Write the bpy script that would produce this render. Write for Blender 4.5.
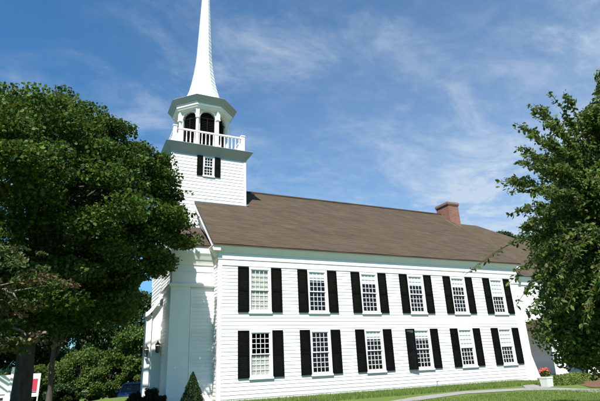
import bpy, bmesh, math, random
import numpy as np
from mathutils import Vector, Matrix

# ------------------------------------------------------------------ scene, camera, sky, sun
for o in list(bpy.data.objects): bpy.data.objects.remove(o, do_unlink=True)
scn = bpy.context.scene
COL = scn.collection
R = math.radians
random.seed(7); RNG = np.random.default_rng(7)

CAM = Vector((-4.896, -17.643, 1.161))
yaw, pitch, roll = R(25.6727), R(19.2629), R(-2.5624)
fw = Vector((math.sin(yaw)*math.cos(pitch), math.cos(yaw)*math.cos(pitch), math.sin(pitch)))
rt = Vector((math.cos(yaw), -math.sin(yaw), 0)); up = rt.cross(fw)
cr, sr = math.cos(roll), math.sin(roll)
r2 = cr*rt + sr*up; u2 = -sr*rt + cr*up
cd = bpy.data.cameras.new('camera'); cam = bpy.data.objects.new('camera', cd); COL.objects.link(cam)
cam.matrix_world = Matrix(((r2.x, u2.x, -fw.x, CAM.x), (r2.y, u2.y, -fw.y, CAM.y), (r2.z, u2.z, -fw.z, CAM.z), (0, 0, 0, 1)))
cd.sensor_width = 36; cd.sensor_fit = 'HORIZONTAL'; cd.lens = 36*473.36/600
cd.clip_start = .05; cd.clip_end = 4000
scn.camera = cam

SUN_EL, SUN_AZ = R(54), R(35)                       # azimuth west of south
sun_from = Vector((-math.sin(SUN_AZ)*math.cos(SUN_EL), -math.cos(SUN_AZ)*math.cos(SUN_EL), math.sin(SUN_EL)))
sl = bpy.data.lights.new('sun', 'SUN'); sl.energy = 5; sl.angle = R(.53); sl.color = (1, .975, .93)
so = bpy.data.objects.new('sun', sl); COL.objects.link(so)
so.rotation_euler = (-sun_from).to_track_quat('-Z', 'Y').to_euler()

w = bpy.data.worlds.new('World'); scn.world = w; w.use_nodes = True
nt = w.node_tree; nt.nodes.clear()
def N(tree, typ, **kw):
    n = tree.nodes.new(typ)
    for k, v in kw.items(): setattr(n, k, v)
    return n
out = N(nt, 'ShaderNodeOutputWorld'); bg = N(nt, 'ShaderNodeBackground'); bg.inputs[1].default_value = .055
sky = N(nt, 'ShaderNodeTexSky', sky_type='NISHITA', sun_disc=False)
sky.sun_elevation = SUN_EL; sky.sun_rotation = math.pi + SUN_AZ; sky.altitude = 0; sky.air_density = 1.0; sky.dust_density = .6; sky.ozone_density = 3.0
tc = N(nt, 'ShaderNodeTexCoord'); sep = N(nt, 'ShaderNodeSeparateXYZ'); nt.links.new(tc.outputs['Generated'], sep.inputs[0])
def M2(op, a, b, tree=nt):
    n = N(tree, 'ShaderNodeMath', operation=op)
    for i, v in enumerate((a, b)):
        if v is None: continue
        if isinstance(v, (int, float)): n.inputs[i].default_value = v
        else: tree.links.new(v, n.inputs[i])
    return n.outputs[0]
zz = M2('ADD', M2('MAXIMUM', sep.outputs[2], 0.0), .12)
px = M2('DIVIDE', sep.outputs[0], zz); py = M2('DIVIDE', sep.outputs[1], zz)
comb = N(nt, 'ShaderNodeCombineXYZ'); nt.links.new(px, comb.inputs[0]); nt.links.new(py, comb.inputs[1])
def cloud_layer(rot, scale, loc, detail, dist, lo, hi, rough=.6):
    mp = N(nt, 'ShaderNodeMapping'); mp.inputs['Rotation'].default_value = (0, 0, R(rot)); mp.inputs['Scale'].default_value = scale; mp.inputs['Location'].default_value = loc
    nt.links.new(comb.outputs[0], mp.inputs[0])
    nz = N(nt, 'ShaderNodeTexNoise'); nz.inputs['Scale'].default_value = 1; nz.inputs['Detail'].default_value = detail; nz.inputs['Distortion'].default_value = dist; nz.inputs['Roughness'].default_value = rough
    nt.links.new(mp.outputs[0], nz.inputs[0])
    rp = N(nt, 'ShaderNodeMapRange'); rp.interpolation_type = 'SMOOTHSTEP'; rp.inputs[1].default_value = lo; rp.inputs[2].default_value = hi
    nt.links.new(nz.outputs[0], rp.inputs[0])
    return rp.outputs[0]
broad = cloud_layer(20, (.9, .8, 1), (3.6, 1.1, 0), 5, .3, .42, .70)
wisp = cloud_layer(-62, (2.0, 3.2, 1), (1.4, 2.9, 0), 12, .45, .40, .80, .66)
fine = cloud_layer(-20, (8, 10, 1), (5.4, .2, 0), 8, .3, .40, .74, .65)
mask = M2('MULTIPLY', broad, M2('ADD', M2('MULTIPLY', wisp, .85), M2('MULTIPLY', M2('MULTIPLY', fine, wisp), .55)))
# thin veil that grows towards the horizon on the east side
east = M2('MAXIMUM', M2('ADD', sep.outputs[0], .10), 0.0)
veil = M2('MULTIPLY', M2('MAXIMUM', M2('SUBTRACT', .86, sep.outputs[2]), 0.0), east)
veil = M2('MULTIPLY', veil, M2('ADD', M2('ADD', M2('MULTIPLY', wisp, 1.1), M2('MULTIPLY', fine, .35)), .55))
mask = M2('MINIMUM', M2('ADD', M2('ADD', M2('MULTIPLY', mask, .82), .035), M2('MULTIPLY', veil, 1.4)), .88)
mix = N(nt, 'ShaderNodeMixRGB'); mix.inputs[2].default_value = (5.8, 6.8, 8.0, 1)
tint = N(nt, 'ShaderNodeMixRGB', blend_type='MULTIPLY'); tint.inputs[0].default_value = 1; tint.inputs[2].default_value = (.42, 1.17, 1.54, 1)
nt.links.new(sky.outputs[0], tint.inputs[1])
nt.links.new(mask, mix.inputs[0]); nt.links.new(tint.outputs[0], mix.inputs[1])
nt.links.new(mix.outputs[0], bg.inputs[0]); nt.links.new(bg.outputs[0], out.inputs[0])

vs = scn.view_settings; vs.view_transform = 'Standard'; vs.look = 'None'; vs.gamma = 1; vs.use_curve_mapping = False; vs.exposure = .95

# ------------------------------------------------------------------ materials
MATS = {}
def mat(name, color, rough=.7, spec=.5, var=0, vscale=4, bump=0, bscale=30, metallic=0, col2=None, stretch=(1, 1, 1)):
    m = bpy.data.materials.new(name); m.use_nodes = True; t = m.node_tree
    b = t.nodes['Principled BSDF']; b.inputs['Roughness'].default_value = rough; b.inputs['Metallic'].default_value = metallic
    b.inputs['Specular IOR Level'].default_value = spec
    b.inputs['Base Color'].default_value = (*color, 1)
    co = N(t, 'ShaderNodeTexCoord'); mp = N(t, 'ShaderNodeMapping'); mp.inputs['Scale'].default_value = stretch
    t.links.new(co.outputs['Object'], mp.inputs[0])
    if var or col2:
        nz = N(t, 'ShaderNodeTexNoise'); nz.inputs['Scale'].default_value = vscale; nz.inputs['Detail'].default_value = 6; nz.inputs['Roughness'].default_value = .65
        t.links.new(mp.outputs[0], nz.inputs[0])
        cr_ = N(t, 'ShaderNodeValToRGB'); cr_.color_ramp.elements[0].position = .3; cr_.color_ramp.elements[1].position = .72
        c2 = col2 if col2 else tuple(min(1, c*(1+var)) for c in color); c1 = color if col2 else tuple(c*(1-var) for c in color)
        cr_.color_ramp.elements[0].color = (*c1, 1); cr_.color_ramp.elements[1].color = (*c2, 1)
        t.links.new(nz.outputs[0], cr_.inputs[0]); t.links.new(cr_.outputs[0], b.inputs['Base Color'])
    if bump:
        n2 = N(t, 'ShaderNodeTexNoise'); n2.inputs['Scale'].default_value = bscale; n2.inputs['Detail'].default_value = 4
        t.links.new(mp.outputs[0], n2.inputs[0]); bp = N(t, 'ShaderNodeBump'); bp.inputs['Strength'].default_value = bump; bp.inputs['Distance'].default_value = .02
        t.links.new(n2.outputs[0], bp.inputs['Height']); t.links.new(bp.outputs[0], b.inputs['Normal'])
    MATS[name] = m; return m
mat('white_paint', (.80, .775, .75), .55, .4, col2=(.74, .72, .70), vscale=2.2, bump=.06, bscale=18)
mat('white_clapboard', (.80, .775, .75), .6, .35, col2=(.72, .70, .68), vscale=1.6, bump=.15, bscale=9, stretch=(.5, .5, 9))
mat('planter_wood', (.50, .50, .46), .7, .3, col2=(.60, .60, .56), vscale=12)
mat('white_metal', (.80, .80, .79), .6, .35, col2=(.70, .70, .68), vscale=2.5, stretch=(1, 1, .3))
mat('shade_grey_trim', (.34, .36, .35), .6, .4, var=.05, vscale=3)  # tower and belfry cornices: shade of the undersides put into the colour as grey
mat('black_shutter', (.0036, .004, .0042), .75, .04, var=.25, vscale=5)
mat('black_iron', (.012, .012, .012), .5, .5, var=.2)
mat('dark_room', (.16, .15, .135), .9, .1, var=.3)
mat('curtain', (.60, .57, .50), .9, .1, col2=(.44, .42, .37), vscale=3, stretch=(9, 9, .6), bump=.3, bscale=5)
mat('blind', (.74, .76, .74), .8, .2, var=.04, vscale=5)
mat('door_paint', (.72, .72, .70), .5, .4, var=.04)
mat('louver', (.007, .007, .008), .8, .1, var=.3)
mat('bark', (.045, .036, .03), .95, .1, col2=(.09, .075, .06), vscale=9, bump=.9, bscale=22, stretch=(1, 1, .25))
mat('pale_bark', (.12, .105, .09), .9, .1, col2=(.20, .18, .155), vscale=8, bump=.6, bscale=25, stretch=(1, 1, .3))
mat('twig', (.05, .04, .028), .9, .1, var=.3)
mat('concrete', (.17, .165, .15), .9, .2, col2=(.26, .25, .23), vscale=5, bump=.3, bscale=60)
mat('asphalt', (.045, .045, .047), .9, .2, var=.25, vscale=12, bump=.4, bscale=90)
mat('mulch', (.085, .045, .028), .95, .1, col2=(.17, .10, .065), vscale=22, bump=1, bscale=60)
mat('soil', (.04, .028, .02), .95, .1, var=.4, vscale=30)
mat('lead_flashing', (.10, .105, .11), .5, .5, var=.2)
mat('car_paint', (.022, .07, .17), .28, .6, var=.08)
mat('car_black', (.012, .012, .013), .5, .4)
mat('rubber', (.02, .02, .02), .85, .2)
mat('alloy', (.5, .5, .52), .35, .6, metallic=.8)
mat('headlight', (.75, .77, .8), .15, .8)
mat('taillight', (.3, .01, .01), .25, .6)
mat('red_paint', (.42, .03, .055), .55, .3, var=.1)
mat('ink', (.03, .03, .035), .7, .2)
mat('teal_paint', (.03, .075, .08), .5, .3, var=.1)
mat('pvc', (.62, .62, .6), .5, .4)
mat('petal', (.36, .06, .045), .7, .2, col2=(.48, .17, .12), vscale=40)

def board_mat():
    m = MATS['white_clapboard']; t = m.node_tree; b = t.nodes['Principled BSDF']; src = b.inputs['Base Color'].links[0].from_socket
    geo = N(t, 'ShaderNodeNewGeometry'); mr = N(t, 'ShaderNodeMapRange'); mr.inputs[3].default_value = .93; mr.inputs[4].default_value = 1.03
    t.links.new(geo.outputs['Random Per Island'], mr.inputs[0])
    co = N(t, 'ShaderNodeTexCoord'); sp = N(t, 'ShaderNodeSeparateXYZ'); t.links.new(geo.outputs['Position'], sp.inputs[0])
    nz = N(t, 'ShaderNodeTexNoise'); nz.inputs['Scale'].default_value = 3; nz.inputs['Detail'].default_value = 6; t.links.new(geo.outputs['Position'], nz.inputs[0])
    d = N(t, 'ShaderNodeMapRange'); d.inputs[1].default_value = .75; d.inputs[2].default_value = .0; d.inputs[3].default_value = 0; d.inputs[4].default_value = 1
    t.links.new(sp.outputs[2], d.inputs[0]); k = M2('MULTIPLY', d.outputs[0], M2('MULTIPLY', nz.outputs[0], .75, t), t)
    m1 = N(t, 'ShaderNodeMixRGB', blend_type='MULTIPLY'); m1.inputs[0].default_value = 1; t.links.new(src, m1.inputs[1]); t.links.new(mr.outputs[0], m1.inputs[2])
    m2 = N(t, 'ShaderNodeMixRGB'); m2.inputs[2].default_value = (.42, .40, .34, 1); t.links.new(k, m2.inputs[0]); t.links.new(m1.outputs[0], m2.inputs[1]); t.links.new(m2.outputs[0], b.inputs['Base Color'])
board_mat()
def leafmat(name, c1, c2, trans=.35, rough=.5, vs_=.55):
    m = bpy.data.materials.new(name); m.use_nodes = True; t = m.node_tree; t.nodes.remove(t.nodes['Principled BSDF'])
    o = t.nodes['Material Output']
    co = N(t, 'ShaderNodeTexCoord'); nz = N(t, 'ShaderNodeTexNoise'); nz.inputs['Scale'].default_value = vs_; nz.inputs['Detail'].default_value = 3
    t.links.new(co.outputs['Object'], nz.inputs[0])
    geo = N(t, 'ShaderNodeNewGeometry')
    mxv = M2('ADD', M2('MULTIPLY', nz.outputs[0], .75, t), M2('MULTIPLY', geo.outputs['Random Per Island'], .55, t), t)
    rp = N(t, 'ShaderNodeValToRGB'); rp.color_ramp.elements[0].position = .3; rp.color_ramp.elements[1].position = 1.0
    rp.color_ramp.elements[0].color = (*c1, 1); rp.color_ramp.elements[1].color = (*c2, 1)
    t.links.new(mxv, rp.inputs[0])
    pb = N(t, 'ShaderNodeBsdfPrincipled'); pb.inputs['Roughness'].default_value = rough; pb.inputs['Specular IOR Level'].default_value = .18
    tr = N(t, 'ShaderNodeBsdfTranslucent'); mx = N(t, 'ShaderNodeMixShader'); mx.inputs[0].default_value = trans
    hs = N(t, 'ShaderNodeHueSaturation'); hs.inputs['Value'].default_value = 1.25; hs.inputs['Hue'].default_value = .485
    hv = N(t, 'ShaderNodeHueSaturation'); wn_ = N(t, 'ShaderNodeTexWhiteNoise', noise_dimensions='1D'); t.links.new(geo.outputs['Random Per Island'], wn_.inputs['W']); t.links.new(M2('ADD', M2('MULTIPLY', wn_.outputs['Value'], .055, t), .468, t), hv.inputs['Hue']); t.links.new(M2('ADD', M2('MULTIPLY', wn_.outputs['Value'], .5, t), .75, t), hv.inputs['Value']); t.links.new(rp.outputs[0], hv.inputs['Color'])
    t.links.new(hv.outputs[0], pb.inputs['Base Color']); t.links.new(hv.outputs[0], hs.inputs['Color']); t.links.new(hs.outputs[0], tr.inputs[0])
    t.links.new(pb.outputs[0], mx.inputs[1]); t.links.new(tr.outputs[0], mx.inputs[2]); t.links.new(mx.outputs[0], o.inputs[0])
    MATS[name] = m; return m
leafmat('maple_leaf', (.022, .050, .007), (.090, .150, .022), .30, .6)
leafmat('cherry_leaf', (.028, .058, .009), (.125, .175, .036), .36)
leafmat('dogwood_leaf', (.032, .058, .014), (.095, .12, .04), .3)
leafmat('dogwood_bract', (.085, .062, .030), (.19, .145, .08), .3)
leafmat('wood_leaf', (.012, .030, .006), (.04, .078, .016), .25)
leafmat('bright_leaf', (.030, .066, .010), (.10, .155, .028), .3)
leafmat('conifer_leaf', (.014, .034, .010), (.045, .075, .018), .15)
leafmat('yew_leaf', (.007, .016, .007), (.02, .04, .014), .15)
leafmat('groundcover_leaf', (.07, .12, .02), (.17, .22, .05), .3)
leafmat('grass_blade', (.075, .135, .025), (.175, .24, .06), .3, vs_=.8)

def glassmat():
    m = bpy.data.materials.new('window_glass'); m.use_nodes = True; t = m.node_tree; t.nodes.remove(t.nodes['Principled BSDF'])
    o = t.nodes['Material Output']; lw = N(t, 'ShaderNodeLayerWeight'); lw.inputs[0].default_value = .5
    fac = M2('ADD', M2('MULTIPLY', M2('POWER', lw.outputs['Facing'], 5.0, t), .93, t), .045, t)
    tb = N(t, 'ShaderNodeBsdfTransparent'); tb.inputs[0].default_value = (.86, .89, .88, 1)
    gl = N(t, 'ShaderNodeBsdfGlossy'); gl.inputs['Roughness'].default_value = .03
    nz = N(t, 'ShaderNodeTexNoise'); nz.inputs['Scale'].default_value = 2.2; co = N(t, 'ShaderNodeTexCoord'); t.links.new(co.outputs['Object'], nz.inputs[0])
    bp = N(t, 'ShaderNodeBump'); bp.inputs['Strength'].default_value = .12; bp.inputs['Distance'].default_value = .02; t.links.new(nz.outputs[0], bp.inputs['Height']); t.links.new(bp.outputs[0], gl.inputs['Normal'])
    mx = N(t, 'ShaderNodeMixShader'); t.links.new(fac, mx.inputs[0]); t.links.new(tb.outputs[0], mx.inputs[1]); t.links.new(gl.outputs[0], mx.inputs[2]); t.links.new(mx.outputs[0], o.inputs[0])
    MATS['glass'] = m
glassmat()
def cellmat(name, c1, c2, mortar, bw, rh, ms, rough=.9, bump=.5, noise=.5):
    m = bpy.data.materials.new(name); m.use_nodes = True; t = m.node_tree; b = t.nodes['Principled BSDF']; b.inputs['Roughness'].default_value = rough; b.inputs['Specular IOR Level'].default_value = .2
    uv = N(t, 'ShaderNodeUVMap'); br = N(t, 'ShaderNodeTexBrick'); br.inputs['Scale'].default_value = 1; br.inputs['Brick Width'].default_value = bw; br.inputs['Row Height'].default_value = rh
    br.inputs['Mortar Size'].default_value = ms; br.inputs['Color1'].default_value = (*c1, 1); br.inputs['Color2'].default_value = (*c2, 1); br.inputs['Mortar'].default_value = (*mortar, 1); br.inputs['Bias'].default_value = 0
    br.inputs['Mortar Smooth'].default_value = .3
    t.links.new(uv.outputs[0], br.inputs['Vector'])
    nz = N(t, 'ShaderNodeTexNoise'); nz.inputs['Scale'].default_value = 1.3; nz.inputs['Detail'].default_value = 9; nz.inputs['Roughness'].default_value = .7; t.links.new(uv.outputs[0], nz.inputs[0])
    n3 = N(t, 'ShaderNodeTexNoise'); n3.inputs['Scale'].default_value = 70; n3.inputs['Detail'].default_value = 3; t.links.new(uv.outputs[0], n3.inputs[0])
    mr = N(t, 'ShaderNodeMapRange'); mr.inputs[1].default_value = .25; mr.inputs[2].default_value = .75; mr.inputs[3].default_value = 1-noise*.5; mr.inputs[4].default_value = 1+noise*.5
    t.links.new(M2('ADD', M2('MULTIPLY', nz.outputs[0], .6, t), M2('MULTIPLY', n3.outputs[0], .4, t), t), mr.inputs[0])
    mm = N(t, 'ShaderNodeMixRGB', blend_type='MULTIPLY'); mm.inputs[0].default_value = 1; t.links.new(br.outputs[0], mm.inputs[1]); t.links.new(mr.outputs[0], mm.inputs[2])
    t.links.new(mm.outputs[0], b.inputs['Base Color'])
    bp = N(t, 'ShaderNodeBump'); bp.inputs['Strength'].default_value = bump; bp.inputs['Distance'].default_value = .012; bp.invert = True
    t.links.new(br.outputs['Fac'], bp.inputs['Height']); t.links.new(bp.outputs[0], b.inputs['Normal'])
    MATS[name] = m
cellmat('shingle', (.061, .0445, .0285), (.070, .052, .034), (.054, .040, .026), .33, .15, .005, noise=1.0, bump=.12)
cellmat('brick', (.17, .065, .045), (.24, .10, .068), (.22, .18, .15), .21, .07, .008, noise=.5)
def grassmat():
    m = bpy.data.materials.new('lawn'); m.use_nodes = True; t = m.node_tree; b = t.nodes['Principled BSDF']; b.inputs['Roughness'].default_value = .95; b.inputs['Specular IOR Level'].default_value = .1
    co = N(t, 'ShaderNodeTexCoord'); n1 = N(t, 'ShaderNodeTexNoise'); n1.inputs['Scale'].default_value = .35; n1.inputs['Detail'].default_value = 4; n1.inputs['Roughness'].default_value = .7; n2 = N(t, 'ShaderNodeTexNoise'); n2.inputs['Scale'].default_value = 14; n2.inputs['Detail'].default_value = 6
    for n in (n1, n2): t.links.new(co.outputs['Object'], n.inputs[0])
    rp = N(t, 'ShaderNodeValToRGB'); rp.color_ramp.elements[0].position = .3; rp.color_ramp.elements[1].position = .75; rp.color_ramp.elements[0].color = (.055, .09, .018, 1); rp.color_ramp.elements[1].color = (.125, .17, .042, 1)
    t.links.new(M2('ADD', M2('MULTIPLY', n1.outputs[0], .5, t), M2('MULTIPLY', n2.outputs[0], .5, t), t), rp.inputs[0]); t.links.new(rp.outputs[0], b.inputs['Base Color'])
    bp = N(t, 'ShaderNodeBump'); bp.inputs['Strength'].default_value = .8; bp.inputs['Distance'].default_value = .04; t.links.new(n2.outputs[0], bp.inputs['Height']); t.links.new(bp.outputs[0], b.inputs['Normal'])
    MATS['lawn'] = m
grassmat()

# ------------------------------------------------------------------ mesh helpers
class MB:
    def __init__(s): s.v = []; s.f = []; s.uv = []
    def face(s, pts, uvs=None):
        i = len(s.v); s.v += [tuple(p) for p in pts]; s.f.append(tuple(range(i, i+len(pts))))
        s.uv += list(uvs) if uvs else [(0, 0)]*len(pts)
    def box(s, x0, x1, y0, y1, z0, z1):
        p = lambda a, b, c: (a, b, c)
        s.face([p(x0,y0,z0),p(x1,y0,z0),p(x1,y0,z1),p(x0,y0,z1)], [(x0,z0),(x1,z0),(x1,z1),(x0,z1)])
        s.face([p(x1,y1,z0),p(x0,y1,z0),p(x0,y1,z1),p(x1,y1,z1)], [(x1,z0),(x0,z0),(x0,z1),(x1,z1)])
        s.face([p(x0,y1,z0),p(x0,y0,z0),p(x0,y0,z1),p(x0,y1,z1)], [(y1,z0),(y0,z0),(y0,z1),(y1,z1)])
        s.face([p(x1,y0,z0),p(x1,y1,z0),p(x1,y1,z1),p(x1,y0,z1)], [(y0,z0),(y1,z0),(y1,z1),(y0,z1)])
        s.face([p(x0,y0,z1),p(x1,y0,z1),p(x1,y1,z1),p(x0,y1,z1)], [(x0,y0),(x1,y0),(x1,y1),(x0,y1)])
        s.face([p(x0,y1,z0),p(x1,y1,z0),p(x1,y0,z0),p(x0,y0,z0)], [(x0,y1),(x1,y1),(x1,y0),(x0,y0)])
        return s
    def obox(s, c, ax, ay, az):                      # oriented box: centre and three half-axis vectors
        c, ax, ay, az = map(Vector, (c, ax, ay, az)); P = {}
        for i in (-1, 1):
            for j in (-1, 1):
                for k in (-1, 1): P[i,j,k] = c+ax*i+ay*j+az*k
        for q in ([(-1,-1,-1),(1,-1,-1),(1,-1,1),(-1,-1,1)], [(1,1,-1),(-1,1,-1),(-1,1,1),(1,1,1)], [(-1,1,-1),(-1,-1,-1),(-1,-1,1),(-1,1,1)], [(1,-1,-1),(1,1,-1),(1,1,1),(1,-1,1)], [(-1,-1,1),(1,-1,1),(1,1,1),(-1,1,1)], [(-1,1,-1),(1,1,-1),(1,-1,-1),(-1,-1,-1)]):
            s.face([P[t] for t in q])
        return s
    def loft(s, rings, cap=True, closed=True):
        n = len(rings[0])
        for a, b in zip(rings[:-1], rings[1:]):
            for i in range(n if closed else n-1):
                j = (i+1) % n; s.face([a[i], a[j], b[j], b[i]])
        if cap: s.face(list(reversed(rings[0]))); s.face(rings[-1])
        return s
    def tube(s, pts, rad, n=8, cap=True):
        pts = [Vector(p) for p in pts]; rad = rad if hasattr(rad, '__len__') else [rad]*len(pts); rings = []
        for i, p in enumerate(pts):
            d = (pts[min(i+1, len(pts)-1)]-pts[max(i-1, 0)]).normalized()
            a = d.cross(Vector((0, 0, 1)) if abs(d.z) < .9 else Vector((1, 0, 0))).normalized(); b = d.cross(a)
            rings.append([p+(a*math.cos(t)+b*math.sin(t))*rad[i] for t in [2*math.pi*k/n for k in range(n)]])
        return s.loft([list(reversed(r)) for r in rings], cap)
    def lathe(s, prof, c, n=16, ph=0, scale=(1, 1)):
        c = Vector(c); rings = [[c+Vector((r*math.cos(ph+2*math.pi*k/n)*scale[0], r*math.sin(ph+2*math.pi*k/n)*scale[1], z)) for k in range(n)] for r, z in prof]
        return s.loft(rings)
    def build(s, name, m, parent=None, loc=None, smooth=False, weld=False):
        me = bpy.data.meshes.new(name); me.from_pydata(s.v, [], s.f)
        ul = me.uv_layers.new(name='UVMap'); ul.data.foreach_set('uv', np.array(s.uv, dtype=np.float32).ravel())
        if weld or smooth:
            bm = bmesh.new(); bm.from_mesh(me); bmesh.ops.remove_doubles(bm, verts=bm.verts, dist=.0005); bm.to_mesh(me); bm.free()
        if smooth: me.polygons.foreach_set('use_smooth', [True]*len(me.polygons))
        me.materials.append(MATS[m] if isinstance(m, str) else m); me.update()
        return link(me, name, parent, loc)
def link(me, name, parent=None, loc=None):
    o = bpy.data.objects.new(name, me); COL.objects.link(o); attach(o, parent)
    if loc is not None: o.location = loc
    return o
def attach(o, parent):
    if parent is not None:
        o.parent = parent
        if parent.type == 'EMPTY': o.matrix_parent_inverse = Matrix.Translation(-Vector(parent.location))
def tag(o, label=None, cat=None, group=None, kind=None):
    for k, v in (('label', label), ('category', cat), ('group', group), ('kind', kind)):
        if v: o[k] = v
    return o
def thing(name, loc, label, cat, group=None):
    o = bpy.data.objects.new(name, None); COL.objects.link(o); o.location = loc; o.empty_display_size = .3
    return tag(o, label, cat, group)
def npmesh(name, V, F, m, parent=None, loc=None, smooth=False):
    """V (n,3), F (k,m) of equal-size polygons, fast path"""
    me = bpy.data.meshes.new(name); n, k = F.shape
    me.vertices.add(len(V)); me.vertices.foreach_set('co', V.astype(np.float32).ravel())
    me.loops.add(n*k); me.loops.foreach_set('vertex_index', F.astype(np.int32).ravel())
    me.polygons.add(n); me.polygons.foreach_set('loop_start', np.arange(0, n*k, k, dtype=np.int32))
    me.update(calc_edges=True); me.materials.append(MATS[m])
    return link(me, name, parent, loc)

# ------------------------------------------------------------------ ground
def gz(x, y):
    t = min(max((-1.5-y)/11, 0), 1); s1 = -.42*t*t*(3-2*t)
    d = max(max(-2.5-x, 0)*.9, 0); b = min(max((y+1)/18, 0), 1)*min(d/4+min(max((y-11)/8, 0), 1), 1)
    return s1 - .95*b*b*(3-2*b)
xs = sorted(set([-1200, -600, -300, -150, -80] + list(np.arange(-50, 61, 1.0)) + [80, 150, 300, 600, 1200]))
ys = sorted(set([-1200, -600, -300, -150, -80] + list(np.arange(-40, 71, 1.0)) + [90, 150, 300, 600, 1200]))
V = np.array([(x, y, gz(x, y)) for y in ys for x in xs]); nx = len(xs)
F = np.array([(j*nx+i, j*nx+i+1, (j+1)*nx+i+1, (j+1)*nx+i) for j in range(len(ys)-1) for i in range(nx-1)])
ground = npmesh('ground', V, F, 'lawn'); ground['kind'] = 'structure'

def strip(name, pts, m, dz, kind='structure', lab=None):
    b = MB(); n = len(pts)
    for (a0, a1), (b0, b1) in zip(pts[:-1], pts[1:]):
        k = 8
        for i in range(k):
            q = []
            for (p0, p1), t in (((a0, b0), i/k), ((a1, b1), i/k), ((a1, b1), (i+1)/k), ((a0, b0), (i+1)/k)):
                x = p0[0]+(p1[0]-p0[0])*t; y = p0[1]+(p1[1]-p0[1])*t; q.append((x, y, gz(x, y)+dz))
            b.face(q)
    o = b.build(name, m); o['kind'] = kind; return o
# walk along the lawn and up to the wing steps
strip('path', [((-2.0, -7.6), (-1.4, -6.6)), ((3.2, -5.0), (3.9, -4.0)), ((5.8, -4.05), (6.4, -3.05)), ((8.2, -3.45), (8.9, -2.6)), ((10.6, -3.85), (11.2, -3.1)), ((11.5, -4.55), (12.3, -3.9)), ((11.95, -6.0), (12.9, -5.4)), ((12.2, -8.5), (13.2, -8.5))], 'concrete', .012)
strip('footpath', [((11.4, -3.3), (12.0, -4.0)), ((13.2, -1.5), (14.0, -2.1)), ((14.6, -.78), (15.6, -.8))], 'concrete', .016)
strip('mulch_bed', [((13.25, -4.7), (15.2, -2.3)), ((14.5, -5.6), (17.6, -2.0)), ((17, -6.5), (20, -2.0))], 'mulch', .02)
strip('driveway', [((-40, 19.8), (-40, 15.0)), ((-10, 20.6), (-10, 15.2)), ((12, 22.5), (12, 15.6))], 'asphalt', .012)

# ------------------------------------------------------------------ the church
church = thing('church', (8, 5, 0), 'white clapboard church with black shutters, long brown shingle roof and tall steeple', 'church')
L, W2, ZR, ZE, YE = 15.9, 5.1426, 10.128, 5.765, -.24
PITCH = (ZR-ZE)/(W2-YE); D2 = 2*W2
CH = church
def part(mb, name, m, **k): return mb.build(name, m, CH, **k)

jrng = random.Random(21)
def clap(mb, plane, pos, nrm, z0, z1, u_of, e=.135, openings=(), lip=.0135, jit=0):
    """sawtooth clapboards on a vertical wall. plane 'y' (runs along x) or 'x'; u_of(z)->(u0,u1); openings (u0,u1,z0,z1)"""
    cuts = sorted({o[2] for o in openings} | {o[3] for o in openings})
    P = (lambda u, n, z: (u, pos+nrm*n, z)) if plane == 'y' else (lambda u, n, z: (pos+nrm*n, u, z))
    flip = (nrm > 0) if plane == 'y' else (nrm < 0)
    z = z0
    while z < z1-1e-4:
        joints = []; j = jrng.uniform(-.5, 3)
        while j < 30: joints.append(j); j += jrng.uniform(2.2, 4.9)
        zt = min(z+e, z1); zs = [z]+[c for c in cuts if z+1e-4 < c < zt-1e-4]+[zt]
        for a, b in zip(zs[:-1], zs[1:]):
            na = lip*(1-(a-z)/e)+.003; nb = lip*(1-(b-z)/e)+.003
            (ua0, ua1), (ub0, ub1) = u_of(a), u_of(b); mid = (a+b)/2
            segs = [[0., 1.]]; ops = sorted([o for o in openings if o[2] < mid < o[3]])
            spans = []; s0 = None; cur = (ua0, ub0)
            for o in ops: spans.append((cur[0], cur[1], o[0], o[0])); cur = (o[1], o[1])
            spans.append((cur[0], cur[1], ua1, ub1))
            for (l0, t0, l1, t1) in spans:
                js = [j for j in joints if min(l0, t0)+.15 < j < max(l1, t1)-.15]; cut = [(l0, t0)]+[(j, j) for j in js]+[(l1, t1)]
                for (c0, d0), (c1, d1) in zip(cut[:-1], cut[1:]):
                    gp = .0022 if c1 != l1 else 0; w0, w1 = jrng.uniform(-.0013, .0013), jrng.uniform(-.0013, .0013)
                    q = [P(c0, na+w0, a), P(c1-gp, na+w1, a), P(d1-gp, nb, b), P(d0, nb, b)]
                    mb.face(q[::-1] if flip else q)
                    if a == z:
                        q = [P(c0, .0, a), P(c1-gp, .0, a), P(c1-gp, na+w1, a), P(c0, na+w0, a)]
                        mb.face(q[::-1] if flip else q)
        z = zt

def sweep(mb, path, prof, closed=False):
    """profile [(out,z)] swept along an axis-aligned path (x,y); outside lies to the right of travel; mitred"""
    n = len(path); rings = []
    for i, (x, y) in enumerate(path):
        def nor(a, b):
            d = Vector((b[0]-a[0], b[1]-a[1])).normalized(); return Vector((d.y, -d.x))
        ns = []
        if closed or i > 0: ns.append(nor(path[i-1], path[i]))
        if closed or i < n-1: ns.append(nor(path[i], path[(i+1) % n]))
        if len(ns) == 2:
            m = (ns[0]+ns[1]); m = m/ (1+ns[0].dot(ns[1]))
        else: m = ns[0]
        rings.append([(x+m.x*o, y+m.y*o, z) for o, z in prof])
    if closed: rings.append(rings[0])
    k = len(prof)
    for a, b in zip(rings[:-1], rings[1:]):
        for i in range(k-1): mb.face([a[i], b[i], b[i+1], a[i+1]])
    if not closed: mb.face(rings[0]); mb.face(rings[-1][::-1])
    return mb

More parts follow.
